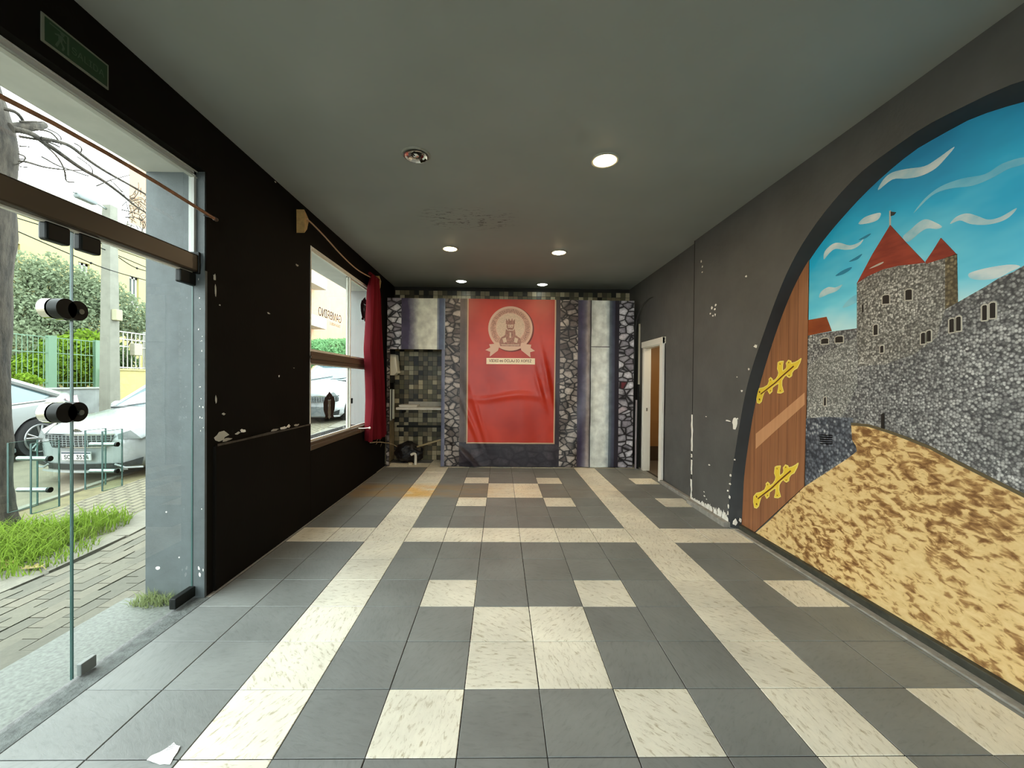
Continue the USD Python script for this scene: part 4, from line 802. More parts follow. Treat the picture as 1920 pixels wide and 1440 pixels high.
obj('bag', trimesh.Trimesh(V, s_.faces, process=False), mat('bin_liner', (.006, .006, .009), .3, bump=(18, .02)), bg, smooth=True)
obj('knot', lathe([(.001, .44), (.03, .43), (.018, .38), (.05, .33)], 14), mat('bin_liner_knot', (.008, .008, .01), .35), bg, local=True)
def along(pts, y): return np.array([at(a, b, 'y', y) for a, b in pts])
pp = thing('pvc_pipe', 'short white plastic pipe elbow standing beside the rubbish bag', 'pipe', loc=(-1.7, 8.0, 0))
q = at(779, 858, 'y', 8.0)
obj('elbow', tube(curve([(q[0]-.09, 8.0, .19), (q[0]-.03, 8.0, .215), (q[0], 8.0, .18), (q[0], 8.0, .03), (q[0], 8.0, .002)], 5), .026, 14), M['white_paint'], pp, smooth=40)
obj('foot', cyl((q[0]-.10, 8.0, .02), 'z', .045, .04, 18), mat('pvc_dull', (.55, .5, .38), .5), pp)
pt = thing('broom_stick', 'bare wooden stick leaning across the corner above the white pipe', 'stick', loc=(-1.5, 8.05, .1))
a, b = at(781, 838, 'y', 8.06), at(829, 824, 'y', 8.0)
obj('stick', tube([a, (a+b)/2, b], .018, 12), mat('stick_wood', (.42, .34, .2), .5), pt, smooth=40)
obj('ferrule', tube([a-(b-a)*.05, a+(b-a)*.02], .022, 12), M['black_metal'], pt)
tw = thing('palm_frond', 'dry pale palm leaf lying on the dado below the red curtain', 'leaf', loc=(-2.1, 7.2, .6))
stem = curve([at(694, 830, 'x', -2.12), at(712, 829, 'x', -2.10), at(733, 832, 'x', -2.08), at(744, 837, 'x', -2.05)], 5)
M['straw'] = mat('straw', (.42, .33, .2), .7)
obj('stem', tube(stem, .008, 8), M['straw'], tw)
for k in range(9):
    c = stem[3+k]; d = np.array([.02, rc.uniform(-.22, .22), rc.uniform(-.10, .14)])
    n_ = np.cross(d, (1, 0, 0)); n_ /= np.linalg.norm(n_); mid = c+d*.45
    obj('leaflet', (np.array([c, mid+n_*.012, c+d, mid-n_*.012, mid+(.004, 0, 0)]), np.array([(0, 1, 4), (1, 2, 4), (2, 3, 4), (3, 0, 4), (0, 4, 1), (1, 4, 2), (2, 4, 3), (3, 4, 0)])), M['straw'], tw)
hk = thing('tieback_hook', 'small pale metal curtain hook projecting over the window sill end', 'hook', loc=(-2.19, 6.9, .9))
q = at(690, 803, 'x', -2.06)
obj('arm', tube([(XL, q[1], q[2]), (-2.12, q[1], q[2]), (-2.05, q[1]+.02, q[2]+.004)], .008, 10), M['white_paint'], hk)
obj('knob', tri(m3.Manifold.sphere(.018, 20).translate((-2.04, q[1]+.02, q[2]+.004))), M['white_paint'], hk, smooth=40)
obj('drop', tube([(-2.17, q[1], q[2]), (-2.17, q[1], q[2]-.07)], .006, 8), M['timber'], hk)
ppr = thing('paper_scrap', 'torn scrap of white paper lying on the floor tiles', 'paper', loc=(-1.46, 1.79, 0))
pts = [at(a, b, 'z', .004)[:2] for a, b in ((275, 1427), (283, 1420), (300, 1410), (318, 1398), (326, 1391), (330, 1396), (338, 1399), (333, 1410), (326, 1419), (319, 1433), (308, 1432), (300, 1433), (292, 1430))]
sc = plate(Polygon(pts), 'z', 0, .0008); v, f = trimesh.remesh.subdivide_to_size(sc.vertices, sc.faces, .02); v = np.array(v)
v[:, 2] += .001+.010*meshkit.noise(np.c_[v[:, :2]*22, np.zeros(len(v))], 2)**2
obj('sheet', trimesh.Trimesh(v, f, process=False), mat('paper', (.80, .82, .80), .7), ppr, smooth=30)
obj('print_line', [plate(shapely.LineString([at(a, b, 'z', .004)[:2] for a, b in ((312+k*2, 1411-k*4), (324+k*3, 1407-k*4))]).buffer(.0012), 'z', .0145, .0006) for k in range(3)], mat('print_grey', (.3, .3, .3), .6), ppr)

# ---------------------------------------------------------------- the street outside
def gz(y): return -.10+.08*np.maximum(0, np.asarray(y, float)-4.0)
def ground(x0, x1, y0, y1, dz=0., n=40, t=.12):
    ys = [y0, 4.0, y1] if y0 < 4 < y1 else [y0, y1]; n = len(ys); V = []
    for y in ys: V += [(x0, y, gz(y)+dz), (x1, y, gz(y)+dz), (x0, y, gz(y)+dz-t), (x1, y, gz(y)+dz-t)]
    Fq = []
    for k in range(n-1):
        a = k*4; b = a+4
        Fq += [(a, a+1, b+1, b), (a+1, a+3, b+3, b+1), (a+2, a, b, b+2), (a+3, a+2, b+2, b+3)]
    return (np.array(V), np.array(Fq+[(0, 2, 3, 1), (n*4-4, n*4-3, n*4-1, n*4-2)]))
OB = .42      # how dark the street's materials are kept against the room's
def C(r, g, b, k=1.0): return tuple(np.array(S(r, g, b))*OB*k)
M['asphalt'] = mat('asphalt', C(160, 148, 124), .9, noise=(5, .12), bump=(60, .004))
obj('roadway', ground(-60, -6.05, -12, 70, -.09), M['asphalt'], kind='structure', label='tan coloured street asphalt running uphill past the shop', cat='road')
obj('front_street', bx(-6.0, 30, -60, YF-.12, -.3, -.12), M['asphalt'], kind='structure', label='asphalt of the corner street behind the viewer', cat='road')
obj('far_field', bx(-90, -59, -40, 90, -.5, -.3), M['asphalt'], kind='structure', label='open ground far beyond the houses', cat='ground')
sw = thing('sidewalk', 'pavement of small grey paving bricks with a broken concrete strip', 'sidewalk', kind='structure')
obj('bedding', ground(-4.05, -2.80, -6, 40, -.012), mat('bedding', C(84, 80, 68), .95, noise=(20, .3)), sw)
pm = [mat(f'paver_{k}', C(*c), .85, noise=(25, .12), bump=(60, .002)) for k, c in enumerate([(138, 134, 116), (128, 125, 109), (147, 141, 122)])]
pr = np.random.default_rng(11); stuff = [MB() for _ in pm]
for a in range(10):
    x1 = -2.83-a*.118; x0 = x1-.111
    y = -5+.13*(a % 2)
    while y < 14:
        l = .25; y1 = y+l; k = int(pr.integers(3)); dz = pr.normal(0, .0025)
        v = []
        for yy in (y+.004, y1-.004):
            z = float(gz(yy))+dz
            v += [(x0, yy, z), (x1, yy, z), (x0, yy, z-.05), (x1, yy, z-.05)]
        msh = (np.array(v), np.array([(0, 1, 5, 4), (1, 3, 7, 5), (2, 0, 4, 6), (3, 2, 6, 7), (0, 2, 3, 1), (4, 5, 7, 6)]))
        if 2.2 < y < 5.6: obj('paving_brick', msh, pm[k], sw)
        else: stuff[k].add(*msh)
        y = y1
for k, s_ in enumerate(stuff): obj('paving_field', s_, pm[k], sw, kind='stuff')
obj('threshold', bx(-2.83, -2.325, -1.35, 3.12, -.16, -.02), M['granite'], sw, label='pale speckled granite threshold outside the glass doors')
# broken concrete slabs along the kerb side of the bricks
slab = mat('slab', C(160, 155, 138), .85, noise=(10, .14), bump=(30, .006))
y = -4.0
while y < 13:
    l = pr.uniform(.5, .95); zz = float(gz(y+l/2)); sl_ = float(gz(y+l)-gz(y))
    q = Polygon([(-4.44+pr.normal(0, .01), y+.012), (-4.25, y+pr.uniform(-.02, .06)), (-4.03+pr.normal(0, .02), y+pr.uniform(0, .05)), (-4.03+pr.normal(0, .02), y+l-.01), (-4.2, y+l-pr.uniform(.0, .07)), (-4.44, y+l-.01)]).buffer(0)
    t = plate(q, 'z', 0, .05); V = np.array(t.vertices); V[:, 2] += gz(V[:, 1])-.045+pr.normal(0, .003)
    obj('concrete_slab', trimesh.Trimesh(V, t.faces, process=False), slab, sw); y += l
def groove_mat():
    N = {'g': ('geometry', {}), 'b': ('brick_texture', dict(color1=C(160, 152, 124), color2=C(150, 144, 118), mortar=C(96, 90, 72), scale=1.0, mortar_size=.012, brick_width=.20, row_height=.10, offset=.5)), 'mp': ('mapping', dict(rotation=(0, 0, math.pi/2))), 'p': ('principled_bsdf', dict(roughness=.9))}
    return usdkit.material(stage, LK+'grooved_tiles', N, [('g.position', 'mp.vector'), ('mp.vector', 'b.vector'), ('b.color', 'p.base_color')], surface='p.BSDF')
obj('grooved_field', ground(-5.55, -4.455, -6, 40, .0), groove_mat(), sw)
obj('verge', ground(-6.05, -5.55, -6, 40, -.03), mat('verge', C(140, 132, 92), .95, noise=(9, .25)), sw)
k0 = MB()
y = -4.0
while y < 20:
    l = .98; v = []
    for yy in (y, y+l):
        z = float(gz(yy)); v += [(-6.13, yy, z-.01), (-6.0, yy, z+.0), (-6.13, yy, z-.2), (-6.0, yy, z-.2)]
    obj('kerb_stone', (np.array(v), np.array([(0, 1, 5, 4), (1, 3, 7, 5), (2, 0, 4, 6), (3, 2, 6, 7), (0, 2, 3, 1), (4, 5, 7, 6)])), slab, sw); y += 1.0

# grass, leaves, tree
def blades(n, cx, cy, rx, ry, h0, h1, rnd, wid=.006, lean=.5):
    V, Fc = [], []
    for k in range(n):
        a, q = rnd.uniform(0, 2*np.pi), math.sqrt(rnd.random()); x, y = cx+rx*q*math.cos(a), cy+ry*q*math.sin(a); z = float(gz(y))-.02
        h = rnd.uniform(h0, h1)*(1-.45*q); d = np.array([math.cos(t0 := rnd.uniform(0, 2*np.pi)), math.sin(t0)]); l = rnd.uniform(.15, lean+.5)*h; s = np.array([-d[1], d[0]])*wid
        p = [np.array([x, y, z]), np.array([x+d[0]*l*.3, y+d[1]*l*.3, z+h*.6]), np.array([x+d[0]*l, y+d[1]*l, z+h*.92])]
        o = np.array([s[0], s[1], 0]); b = len(V)
        V += [p[0]-o, p[0]+o, p[1]-o*.8, p[1]+o*.8, p[2]]; Fc += [(b, b+1, b+3), (b, b+3, b+2), (b+2, b+3, b+4)]
    return np.array(V), np.array(Fc)
rg = np.random.default_rng(21)
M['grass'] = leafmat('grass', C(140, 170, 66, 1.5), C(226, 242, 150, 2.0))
g1 = [blades(2300, -5.0, 4.05, .62, .62, .16, .42, rg, .006, .8), blades(700, -4.5, 3.95, .45, .5, .10, .30, rg, .005, .9), blades(500, -4.55, 4.6, .3, .35, .1, .4, rg)]
obj('grass_clump', [tri(x) for x in g1], M['grass'], label='clump of bright green grass growing round the tree trunk', cat='grass', kind='stuff')
g2 = blades(420, -2.56, 3.05, .17, .07, .05, .17, rg, .004)
V = g2[0].copy(); V[:, 2] += .07; V[:, 1] = np.minimum(V[:, 1], OPEN[1]-.012)
obj('weeds', (V, g2[1]), leafmat('weeds', C(176, 190, 130, 1.4), C(222, 230, 176, 1.6)), label='thin pale weeds growing on the threshold by the pillar', cat='weeds', kind='stuff')
M['dry_leaf'] = mat('dry_leaf', C(216, 190, 110), .7)
for k, (px, py, lb) in enumerate(((11, 1062, 'yellow fallen leaf at the left edge of the grass'), (60, 1068, 'larger yellow fallen leaf in front of the grass clump'))):
    c = at(px, py, 'z', -.085); w_ = np.linspace(0, 2*np.pi, 15)[:-1]
    P_ = np.c_[c[0]+.10*np.cos(w_)*(1-.35*(np.arange(14) % 2)), c[1]+.07*np.sin(w_)*(1-.35*(np.arange(14) % 2))]
    lf = thing('fallen_leaf', lb, 'leaf', loc=(c[0], c[1], -.1))
    t = plate(Polygon(P_), 'z', 0, .002); V = np.array(t.vertices); V[:, 2] += -.075+.035*np.abs(V[:, 0]-c[0])/.1+.02*np.sin(V[:, 1]*40)
    obj('blade', trimesh.Trimesh(V, t.faces, process=False), M['dry_leaf'], lf, smooth=30)
    obj('leaf_stalk', tube([(c[0]+.09, c[1], -.05), (c[0]+.15, c[1]-.02, -.075)], .003, 6), M['dry_leaf'], lf)
tr = thing('street_tree', 'grey bare street tree with rough trunk and thin leafless branches', 'tree', loc=(-5.36, 4.42, -.1))
def bark():
    N = {'g': ('geometry', {}), 'mp': ('mapping', dict(scale=(14, 14, 3.5))), 'n': ('noise_texture', dict(scale=1.2, detail=7, roughness=.7)), 'r': ('rgb_ramp', dict(ramp=[(.35, C(52, 45, 36)), (.65, C(118, 108, 94))])), 'b': ('bump', dict(distance=.03, strength=1.0)), 'p': ('principled_bsdf', dict(roughness=.9))}
    return usdkit.material(stage, LK+'bark', N, [('g.position', 'mp.vector'), ('mp.vector', 'n.vector'), ('n.fac', 'r.fac'), ('r.color', 'p.base_color'), ('n.fac', 'b.height'), ('b.normal', 'p.normal')], surface='p.BSDF')
M['bark'] = bark()
TR = curve([(-5.47, 4.42, -.14), (-5.47, 4.42, .25), (-5.49, 4.42, 1.2), (-5.49, 4.43, 2.4), (-5.47, 4.44, 3.4), (-5.46, 4.40, 4.2), (-5.55, 4.3, 5.0)], 8)
rad = np.interp(TR[:, 2], [-.2, .1, .5, 2.5, 3.6, 4.2, 5], [.27, .22, .185, .185, .20, .22, .18])
v, f = tube(TR, rad, 28); nz_ = meshkit.fbm(v*np.array([6, 6, 2.2]), 4, 1); ax = np.c_[np.interp(v[:, 2], TR[:, 2], TR[:, 0]), np.interp(v[:, 2], TR[:, 2], TR[:, 1])]
v[:, :2] = ax+(v[:, :2]-ax)*(.82+.36*nz_[:, None]); obj('trunk', (v, f), M['bark'], tr, smooth=60)
def bp(pts, x): return np.array([at(a/5.54, 180+b/5.54, 'x', x) for a, b in pts])
BR = [([(150, 345), (260, 385), (430, 460), (620, 560), (870, 770), (1060, 900), (1350, 1090), (1500, 1180), (1640, 1290)], -5.0, .030, .008), ([(430, 440), (640, 500), (850, 610), (1100, 760), (1300, 900), (1580, 1090), (1700, 1180)], -4.95, .020, .009), ([(200, 420), (430, 470), (620, 530)], -5.05, .012, .006), ([(190, 675), (230, 685), (450, 735), (700, 765), (850, 775)], -5.1, .012, .005), ([(440, 490), (560, 650), (680, 810), (740, 885), (765, 897)], -5.0, .008, .006), ([(430, 630), (550, 720), (800, 790), (960, 830)], -5.0, .007, .005), ([(770, 490), (800, 540), (830, 600)], -4.95, .006, .005), ([(800, 630), (900, 740), (960, 820)], -4.95, .005, .004), ([(1000, 935), (1100, 875), (1350, 820)], -4.9, .006, .004), ([(1140, 870), (1220, 985), (1270, 990)], -4.9, .005, .003), ([(120, 330), (300, 315), (460, 300)], -5.15, .05, .035), ([(40, 130), (130, 180), (260, 300)], -5.2, .02, .012), ([(200, 265), (380, 268)], -5.1, .01, .006), ([(1350, 1090), (1390, 1010), (1440, 900)], -4.9, .005, .003), ([(1260, 1180), (1400, 1230), (1490, 1300)], -4.9, .006, .003), ([(1330, 1230), (1420, 1150), (1500, 1200)], -4.9, .005, .003), ([(1340, 1100), (1430, 1070), (1520, 1110)], -4.9, .005, .003), ([(1300, 1260), (1400, 1270), (1500, 1350)], -4.9, .005, .003), ([(1440, 1260), (1470, 1330), (1480, 1390)], -4.9, .005, .003), ([(200, 520), (258, 528)], -5.2, .006, .004), ([(190, 600), (215, 640), (205, 700), (170, 722)], -5.2, .007, .005), ([(200, 655), (255, 652)], -5.2, .005, .003), ([(205, 735), (255, 742)], -5.2, .005, .003), ([(490, 340), (560, 400), (640, 460)], -5.0, .006, .004), ([(350, 340), (480, 380), (640, 510)], -5.0, .010, .006)]
for pts, x, r0, r1 in BR:
    c = curve(bp(pts, x), 4); c[:, 0] += .05*np.sin(np.arange(len(c))*.4)
    obj('branch', tube(c, np.linspace(r0, r1, len(c)), 8), M['bark'], tr, smooth=60)
# twigs and last leaves at the branch ends
tw_ = MB()
for k in range(60):
    a = bp([(rg.uniform(1330, 1560), rg.uniform(1000, 1400))], -4.9)[0]; d = rg.normal(0, .07, 3)
    tw_.tube([a, a+d*.6+(0, 0, .01), a+d], .0035, 5)
obj('twigs', tw_, M['bark'], tr, kind='stuff')

# utility pole and cables
po = thing('utility_pole', 'tall square concrete utility pole behind the parked cars', 'pole', loc=(-12, 12.4, .4))
pc = at(206, 700, 'x', -12.0); yp = pc[1]
V = []
for z, w_ in ((.2, .17), (4.0, .145), (6.9, .12)): V += [(-12-w_, yp-w_, z), (-12+w_, yp-w_, z), (-12+w_, yp+w_, z), (-12-w_, yp+w_, z)]
obj('shaft', (np.array(V), np.array([(k*4+j, k*4+(j+1) % 4, k*4+4+(j+1) % 4, k*4+4+j) for k in range(2) for j in range(4)]+[(8, 9, 10, 11)])), mat('pole_concrete', C(160, 160, 146), .85, noise=(4, .12)), po)
q = at(213, 590, 'x', -11.8)
obj('meter_box', rbox(-11.86, -11.70, q[1]-.02, q[1]+.20, q[2]-.17, q[2]+.17, .02), mat('meter_box', C(190, 186, 150), .5), po)
obj('lamp_arm', tube([(-12, yp, 6.75), (-12, yp-.6, 6.85), (-12, yp-1.1, 6.85)], .03, 8), M['steel'], po); obj('lamp_head', rbox(-12.1, -11.9, yp-1.0, yp-.45, 6.72, 6.86, .05), mat('lamp_head', C(150, 160, 160), .5), po)
CB = [[(20, 428), (135, 478), (205, 506), (290, 530)], [(20, 405), (130, 440), (205, 472), (290, 508)], [(20, 396), (110, 428), (205, 462), (290, 492)], [(205, 470), (250, 500), (290, 512)]]
for k, c in enumerate(CB):
    P_ = curve(np.array([at(a, b, 'x', (-11.87, -12.02, -12.13, -12.0)[k]) for a, b in c]), 6); P_ = np.vstack(([] if k == 3 else [P_[0]+(P_[0]-P_[4])*4])+[P_, P_[-1]+(P_[-1]-P_[-5])*4])
    cbk = thing('overhead_cable', ('lowest black overhead cable in front of the yellow house', 'second overhead cable from below crossing the pole', 'topmost overhead cable under the transom bar', 'short overhead cable running right from the pole')[k], 'cable', loc=tuple(P_[0]))
    obj('cable', tube(P_, .014, 6), M['black_metal'], cbk)
    for m_ in (len(P_)//2,): obj('clamp', tri(m3.Manifold.sphere(.035, 10).translate(tuple(P_[m_]))), M['black_metal'], cbk)

# far houses
def house(name, label, x, y0, y1, z1, wallc, wins, roofc=None, frame=C(226, 226, 214), depth=6, pane_c=C(96, 112, 112), extra=None):
    h = thing(name, label, 'house', loc=(x, (y0+y1)/2, 0))
    body = bxm(x-depth, x, y0, y1, -1, z1)
    for (a, b, c, d) in wins: body = body-bxm(x-.18, x+.1, a, b, c, d)
    obj('wall', body, wallc, h)
    obj('eaves', bx(x-depth-.1, x+.35, y0-.2, y1+.2, z1, z1+.18), roofc or wallc, h)
    for (a, b, c, d) in wins:
        wf_ = obj('window', [bx(x-.16, x-.08, a, a+.09, c, d), bx(x-.16, x-.08, b-.09, b, c, d), bx(x-.16, x-.08, a, b, c, c+.09), bx(x-.16, x-.08, a, b, d-.09, d), bx(x-.16, x-.08, (a+b)/2-.04, (a+b)/2+.04, c, d)], hf, h)
        obj('window_pane', bx(x-.14, x-.12, a, b, c, d), hp_, wf_); obj('window_ledge', bx(x-.02, x+.10, a-.08, b+.08, c-.08, c), hf, wf_)
    return h
hf, hp_ = mat('house_frame', C(228, 228, 216), .5), mat('house_pane', C(112, 128, 126), .15)
M['yellow'] = mat('yellow_render', C(240, 226, 150), .85, noise=(1.5, .06)); M['salmon'] = mat('salmon_render', C(240, 190, 150, 1.15), .85, noise=(1.2, .06)); M['pale'] = mat('pale_render', C(236, 232, 214), .8, noise=(1.5, .05))
def wy(px0, px1, py0, py1, x): a, b = at(px0, py0, 'x', x), at(px1, py1, 'x', x); return (a[1], b[1], b[2], a[2])
house('yellow_house', 'pale yellow rendered house behind the trees and overhead cables', -16, 9.0, 20.0, 8.0, M['yellow'], [wy(147, 168, 490, 545, -16), wy(243, 260, 517, 575, -16), wy(28, 38, 455, 560, -16)], M['pale'])
obj('chimney', bx(-17.0, -16.02, 18.9, 19.9, 8.1, 13.5), M['salmon'], '/World/yellow_house')
hs = house('salmon_house', 'tall salmon orange apartment house farther up the street', -16.2, 26.0, 52, 14.5, M['salmon'], [(31, 33, 9, 11), (43, 45.5, 10.6, 12.4), (31, 33, 5, 7), (47, 49, 6.2, 8.2), (27, 29, 9, 11)], M['pale'], depth=6)
for z in (6.0, 9.4, 12.6):
    b_ = obj('balcony', bx(-16.2, -15.1, 30.2, 35.5, z, z+.16), M['pale'], hs); obj('parapet', [bx(-15.2, -15.1, 30.2, 35.5, z+.16, z+.9), bx(-16.2, -15.1, 30.2, 30.3, z+.16, z+.9)], M['pale'], b_)
house('pale_house', 'pale white house at the far end of the street window view', -15.5, 52.5, 80, 12, M['pale'], [(55, 57, 3, 5), (60, 62, 3, 5), (55, 57, 7, 9), (60, 62, 7, 9)], depth=8)

# garden walls, fence, gate on the far pavement
XFc = -13.0
fy0, fy1 = 7.0, float(at(192, 700, 'x', XFc)[1])
gw = thing('garden_wall', 'low grey garden wall under the green railing fence', 'wall', loc=(XFc, 10, 0))
zt0 = float(at(150, 726, 'x', XFc)[2])
obj('wall', bx(XFc-.12, XFc+.12, fy0, fy1, -.2, zt0-.06), mat('garden_grey', C(176, 184, 182), .85, noise=(3, .2)), gw); obj('coping', rbox(XFc-.16, XFc+.16, fy0, fy1, zt0-.06, zt0, .015), mat('coping', C(205, 210, 204), .8), gw)
fe = thing('railing_fence', 'green painted iron railing fence in front of the bright bush', 'fence', loc=(XFc, 10, 1.6))
M['green_iron'] = mat('green_iron', C(130, 172, 140), .5)
zt1 = float(at(110, 634, 'x', XFc)[2])
for z in (zt0+.14, zt1-.45, zt1): obj('rail', bx(XFc-.012, XFc+.012, fy0, fy1, z-.012, z+.012), M['green_iron'], fe)
for y in np.arange(fy0+.1, fy1, .13): obj('bar', bx(XFc-.006, XFc+.006, y-.006, y+.006, zt0+.02, zt1), M['green_iron'], fe)
for px in (96, 183): y = float(at(px, 690, 'x', XFc)[1]); obj('post', bx(XFc-.05, XFc+.05, y-.11, y+.11, zt0, zt1+.05), M['green_iron'], fe)
yw = thing('yellow_wall', 'low yellow garden wall to the right of the utility pole', 'wall', loc=(XFc+.2, 15, 0))
ya, yb_ = float(at(203, 700, 'x', XFc+.2)[1]), 30.0; zy = float(at(250, 692, 'x', XFc+.2)[2])
obj('wall', bx(XFc+.08, XFc+.32, ya, yb_, -.2, zy-.06), M['yellow'], yw); obj('coping', bx(XFc+.04, XFc+.36, ya, yb_, zy-.06, zy), M['yellow'], yw)
wg = thing('white_gate', 'white lattice gate panels above the low yellow wall', 'gate', loc=(XFc+.2, 15, zy))
zg1 = float(at(230, 622, 'x', XFc)[2])
for y in np.arange(ya+.1, ya+4.2, .16): obj('bar', bx(XFc-.012, XFc+.012, y-.014, y+.014, zy, zg1), hf, wg)
for z in (zy+.05, zg1-.5, zg1-.25, zg1): obj('rail', bx(XFc-.018, XFc+.018, ya, ya+4.3, z-.02, z+.02), hf, wg)
obj('post', bx(XFc-.08, XFc+.08, ya+1.6, ya+1.8, zy, zg1+.1), hf, wg)
q = at(255, 655, 'x', XFc+.1); obj('letter_box', rbox(XFc+.02, XFc+.2, q[1]-.16, q[1]+.16, q[2]-.22, q[2]+.2, .02), mat('letter_box', C(206, 200, 176), .5), wg)

# shrubs and trees: leaves on branching stems
def leaves(n, lobes, size, rnd, flat=.5):
    V = []
    L_ = np.array(lobes, float); wgt = (L_[:, 3]*L_[:, 4]*L_[:, 5]); idx = rnd.choice(len(L_), n, p=wgt/wgt.sum())
    d = rnd.normal(size=(n, 3)); d /= np.linalg.norm(d, axis=1, keepdims=True); r_ = rnd.random(n)**.40*1.12
    c = L_[idx, :3]+d*r_[:, None]*L_[idx, 3:6]
    a = rnd.normal(size=(n, 3)); a /= np.linalg.norm(a, axis=1, keepdims=True); b = np.cross(a, rnd.normal(size=(n, 3))); b /= np.linalg.norm(b, axis=1, keepdims=True)
    s = size*rnd.uniform(.6, 1.3, n)[:, None]
    V = np.stack([c-a*s, c+b*s*flat, c+a*s, c-b*s*flat], 1).reshape(-1, 3); k = np.arange(n)*4
    return V, np.vstack([np.c_[k, k+1, k+2], np.c_[k, k+2, k+3]])
def shrub(name, label, cat, lobes, n, size, m_, base, seed, group=None):
    r_ = np.random.default_rng(seed); t = thing(name, label, cat, loc=base, group=group)
    obj('foliage', leaves(n, lobes, size, r_), m_, t, kind='stuff')
    b = MB()
    for l in lobes:
        p0 = np.array(base); p1 = np.array(l[:3]); b.tube(curve([p0, (p0*.6+p1*.4)+r_.normal(0, .1, 3), p1], 4), np.linspace(.05, .015, 9), 6)
    obj('stems', b, M['bark'], t, kind='stuff'); return t
M['leaf_dark'] = leafmat('leaf_dark', C(146, 160, 130, 1.7), C(214, 222, 192, 2.0)); M['leaf_bright'] = leafmat('leaf_bright', C(150, 186, 66, 1.3), C(226, 238, 140, 1.5)); M['leaf_mid'] = leafmat('leaf_mid', C(130, 160, 108, 1.2), C(200, 214, 160, 1.4))
def lob(px, py, x, r, rz=None, rx=.55): p = at(px, py, 'x', x); return (*p, rx, r, rz or r)
shrub('dark_tree', 'broad dark grey-green tree in front of the yellow house', 'tree', [lob(70, 560, -14.6, 1.2, .9), lob(120, 540, -14.4, 1.0, .8), lob(150, 590, -14.4, 1.1, .9), lob(40, 590, -14.6, .9), lob(100, 600, -14.2, 1.2, .7), lob(230, 590, -14.2, 1.1, .75), lob(265, 610, -14.2, .9, .7), lob(200, 560, -14.4, .9, .7), lob(95, 505, -14.6, .32, .5), lob(45, 505, -14.6, .4, .5), lob(68, 515, -14.6, .3, .45), lob(160, 530, -14.5, .7, .5), lob(50, 645, -14.0, .8, .6)], 19000, .062, M['leaf_dark'], (-14.5, float(at(130, 700, 'x', -14.5)[1]), .3), 31)
shrub('bright_bush', 'bright yellow-green bush behind the green railing fence', 'shrub', [lob(120, 668, -13.65, .75, .6), lob(160, 648, -13.65, .6, .5), lob(172, 672, -13.6, .5, .6), lob(95, 690, -13.65, .7, .45), lob(145, 695, -13.6, .7, .5), lob(60, 690, -13.65, .5, .4)], 11000, .07, M['leaf_bright'], (-14.05, float(at(140, 720, 'x', -14.05)[1]), .4), 33)
shrub('small_shrub', 'small loose green shrub beside the utility pole', 'shrub', [lob(216, 668, -14.0, .4, .45), lob(228, 680, -14.0, .4, .3)], 1300, .07, M['leaf_mid'], (-14.0, float(at(216, 700, 'x', -14.0)[1]), .5), 35)
shrub('low_plant', 'low pale green plant at the foot of the fence over the car boot', 'plant', [lob(48, 708, -12.3, .16, .10, .2), lob(64, 714, -12.3, .16, .08, .2)], 420, .05, M['leaf_bright'], (-12.3, float(at(56, 730, 'x', -12.3)[1]), .45), 36)
hx = -9.6
shrub('street_hedge', 'fresh green hedge seen low in the upper window panes', 'hedge', [lob(p, 662-.1*(p-580), hx, 1.0, .62) for p in (575, 590, 605, 620, 635, 650, 668)], 16000, .10, leafmat('leaf_fresh', C(130, 180, 124, 1.5), C(220, 242, 200, 1.8)), (hx, float(at(625, 700, 'x', hx)[1]), 1.4), 37)

# ---------------------------------------------------------------- parked cars
def loft(secs):
    k = len(secs[0]); V = np.vstack(secs); Fq = [(i*k+j, i*k+(j+1) % k, (i+1)*k+(j+1) % k, (i+1)*k+j) for i in range(len(secs)-1) for j in range(k)]
    f = np.array(Fq); f = np.vstack([f[:, [0, 1, 2]], f[:, [0, 2, 3]]]); n = len(V)
    c0, c1 = secs[0].mean(0), secs[-1].mean(0); V = np.vstack([V, c0, c1]); last = (len(secs)-1)*k
    cap = [(n, (j+1) % k, j) for j in range(k)]+[(n+1, last+j, last+(j+1) % k) for j in range(k)]
    t = trimesh.Trimesh(V, np.vstack([f, cap]), process=False)
    if t.volume < 0: t.invert()
    return t
M['car_white'] = mat('car_white', (.25, .265, .26), .22, coat_weight=.6); M['car_glass'] = mat('car_glass', (.07, .11, .12), .06, spec=.9); M['tyre'] = mat('tyre', (.012, .012, .013), .8); M['rim'] = mat('rim', (.22, .23, .23), .3, metal=.6)
M['car_black'] = mat('car_black', (.015, .018, .018), .35); M['lamp_glass'] = mat('lamp_glass', (.20, .22, .22), .08, coat_weight=.8); M['lamp_red'] = mat('lamp_red', (.28, .012, .03), .15, coat_weight=.6); M['plate_white'] = mat('plate_white', (.42, .42, .40), .4); M['chrome'] = mat('chrome', (.5, .52, .52), .12, metal=1)
M['hill_grey'] = mat('car_trim', (.10, .115, .115), .4)
def grille_mat(name, sx, sz):
    N = {'o': ('texture_coordinate', {}), 'x': ('separate_xyz', {}), 'c': ('combine_xyz', {}), 'mp': ('mapping', dict(scale=(sx, sz, 1))), 'v': ('voronoi_texture', dict(scale=1.0, feature='distance_to_edge', randomness=.15)), 'r': ('rgb_ramp', dict(ramp=[(.05, (.20, .22, .22)), (.12, (.012, .015, .016))])), 'p': ('principled_bsdf', dict(roughness=.3))}
    return usdkit.material(stage, LK+name, N, [('o.object', 'x.vector'), ('x.x', 'c.x'), ('x.z', 'c.y'), ('c.vector', 'mp.vector'), ('mp.vector', 'v.vector'), ('v.distance', 'r.fac'), ('r.color', 'p.base_color')], surface='p.BSDF')
M['grille'] = grille_mat('grille_mesh', 16, 28)
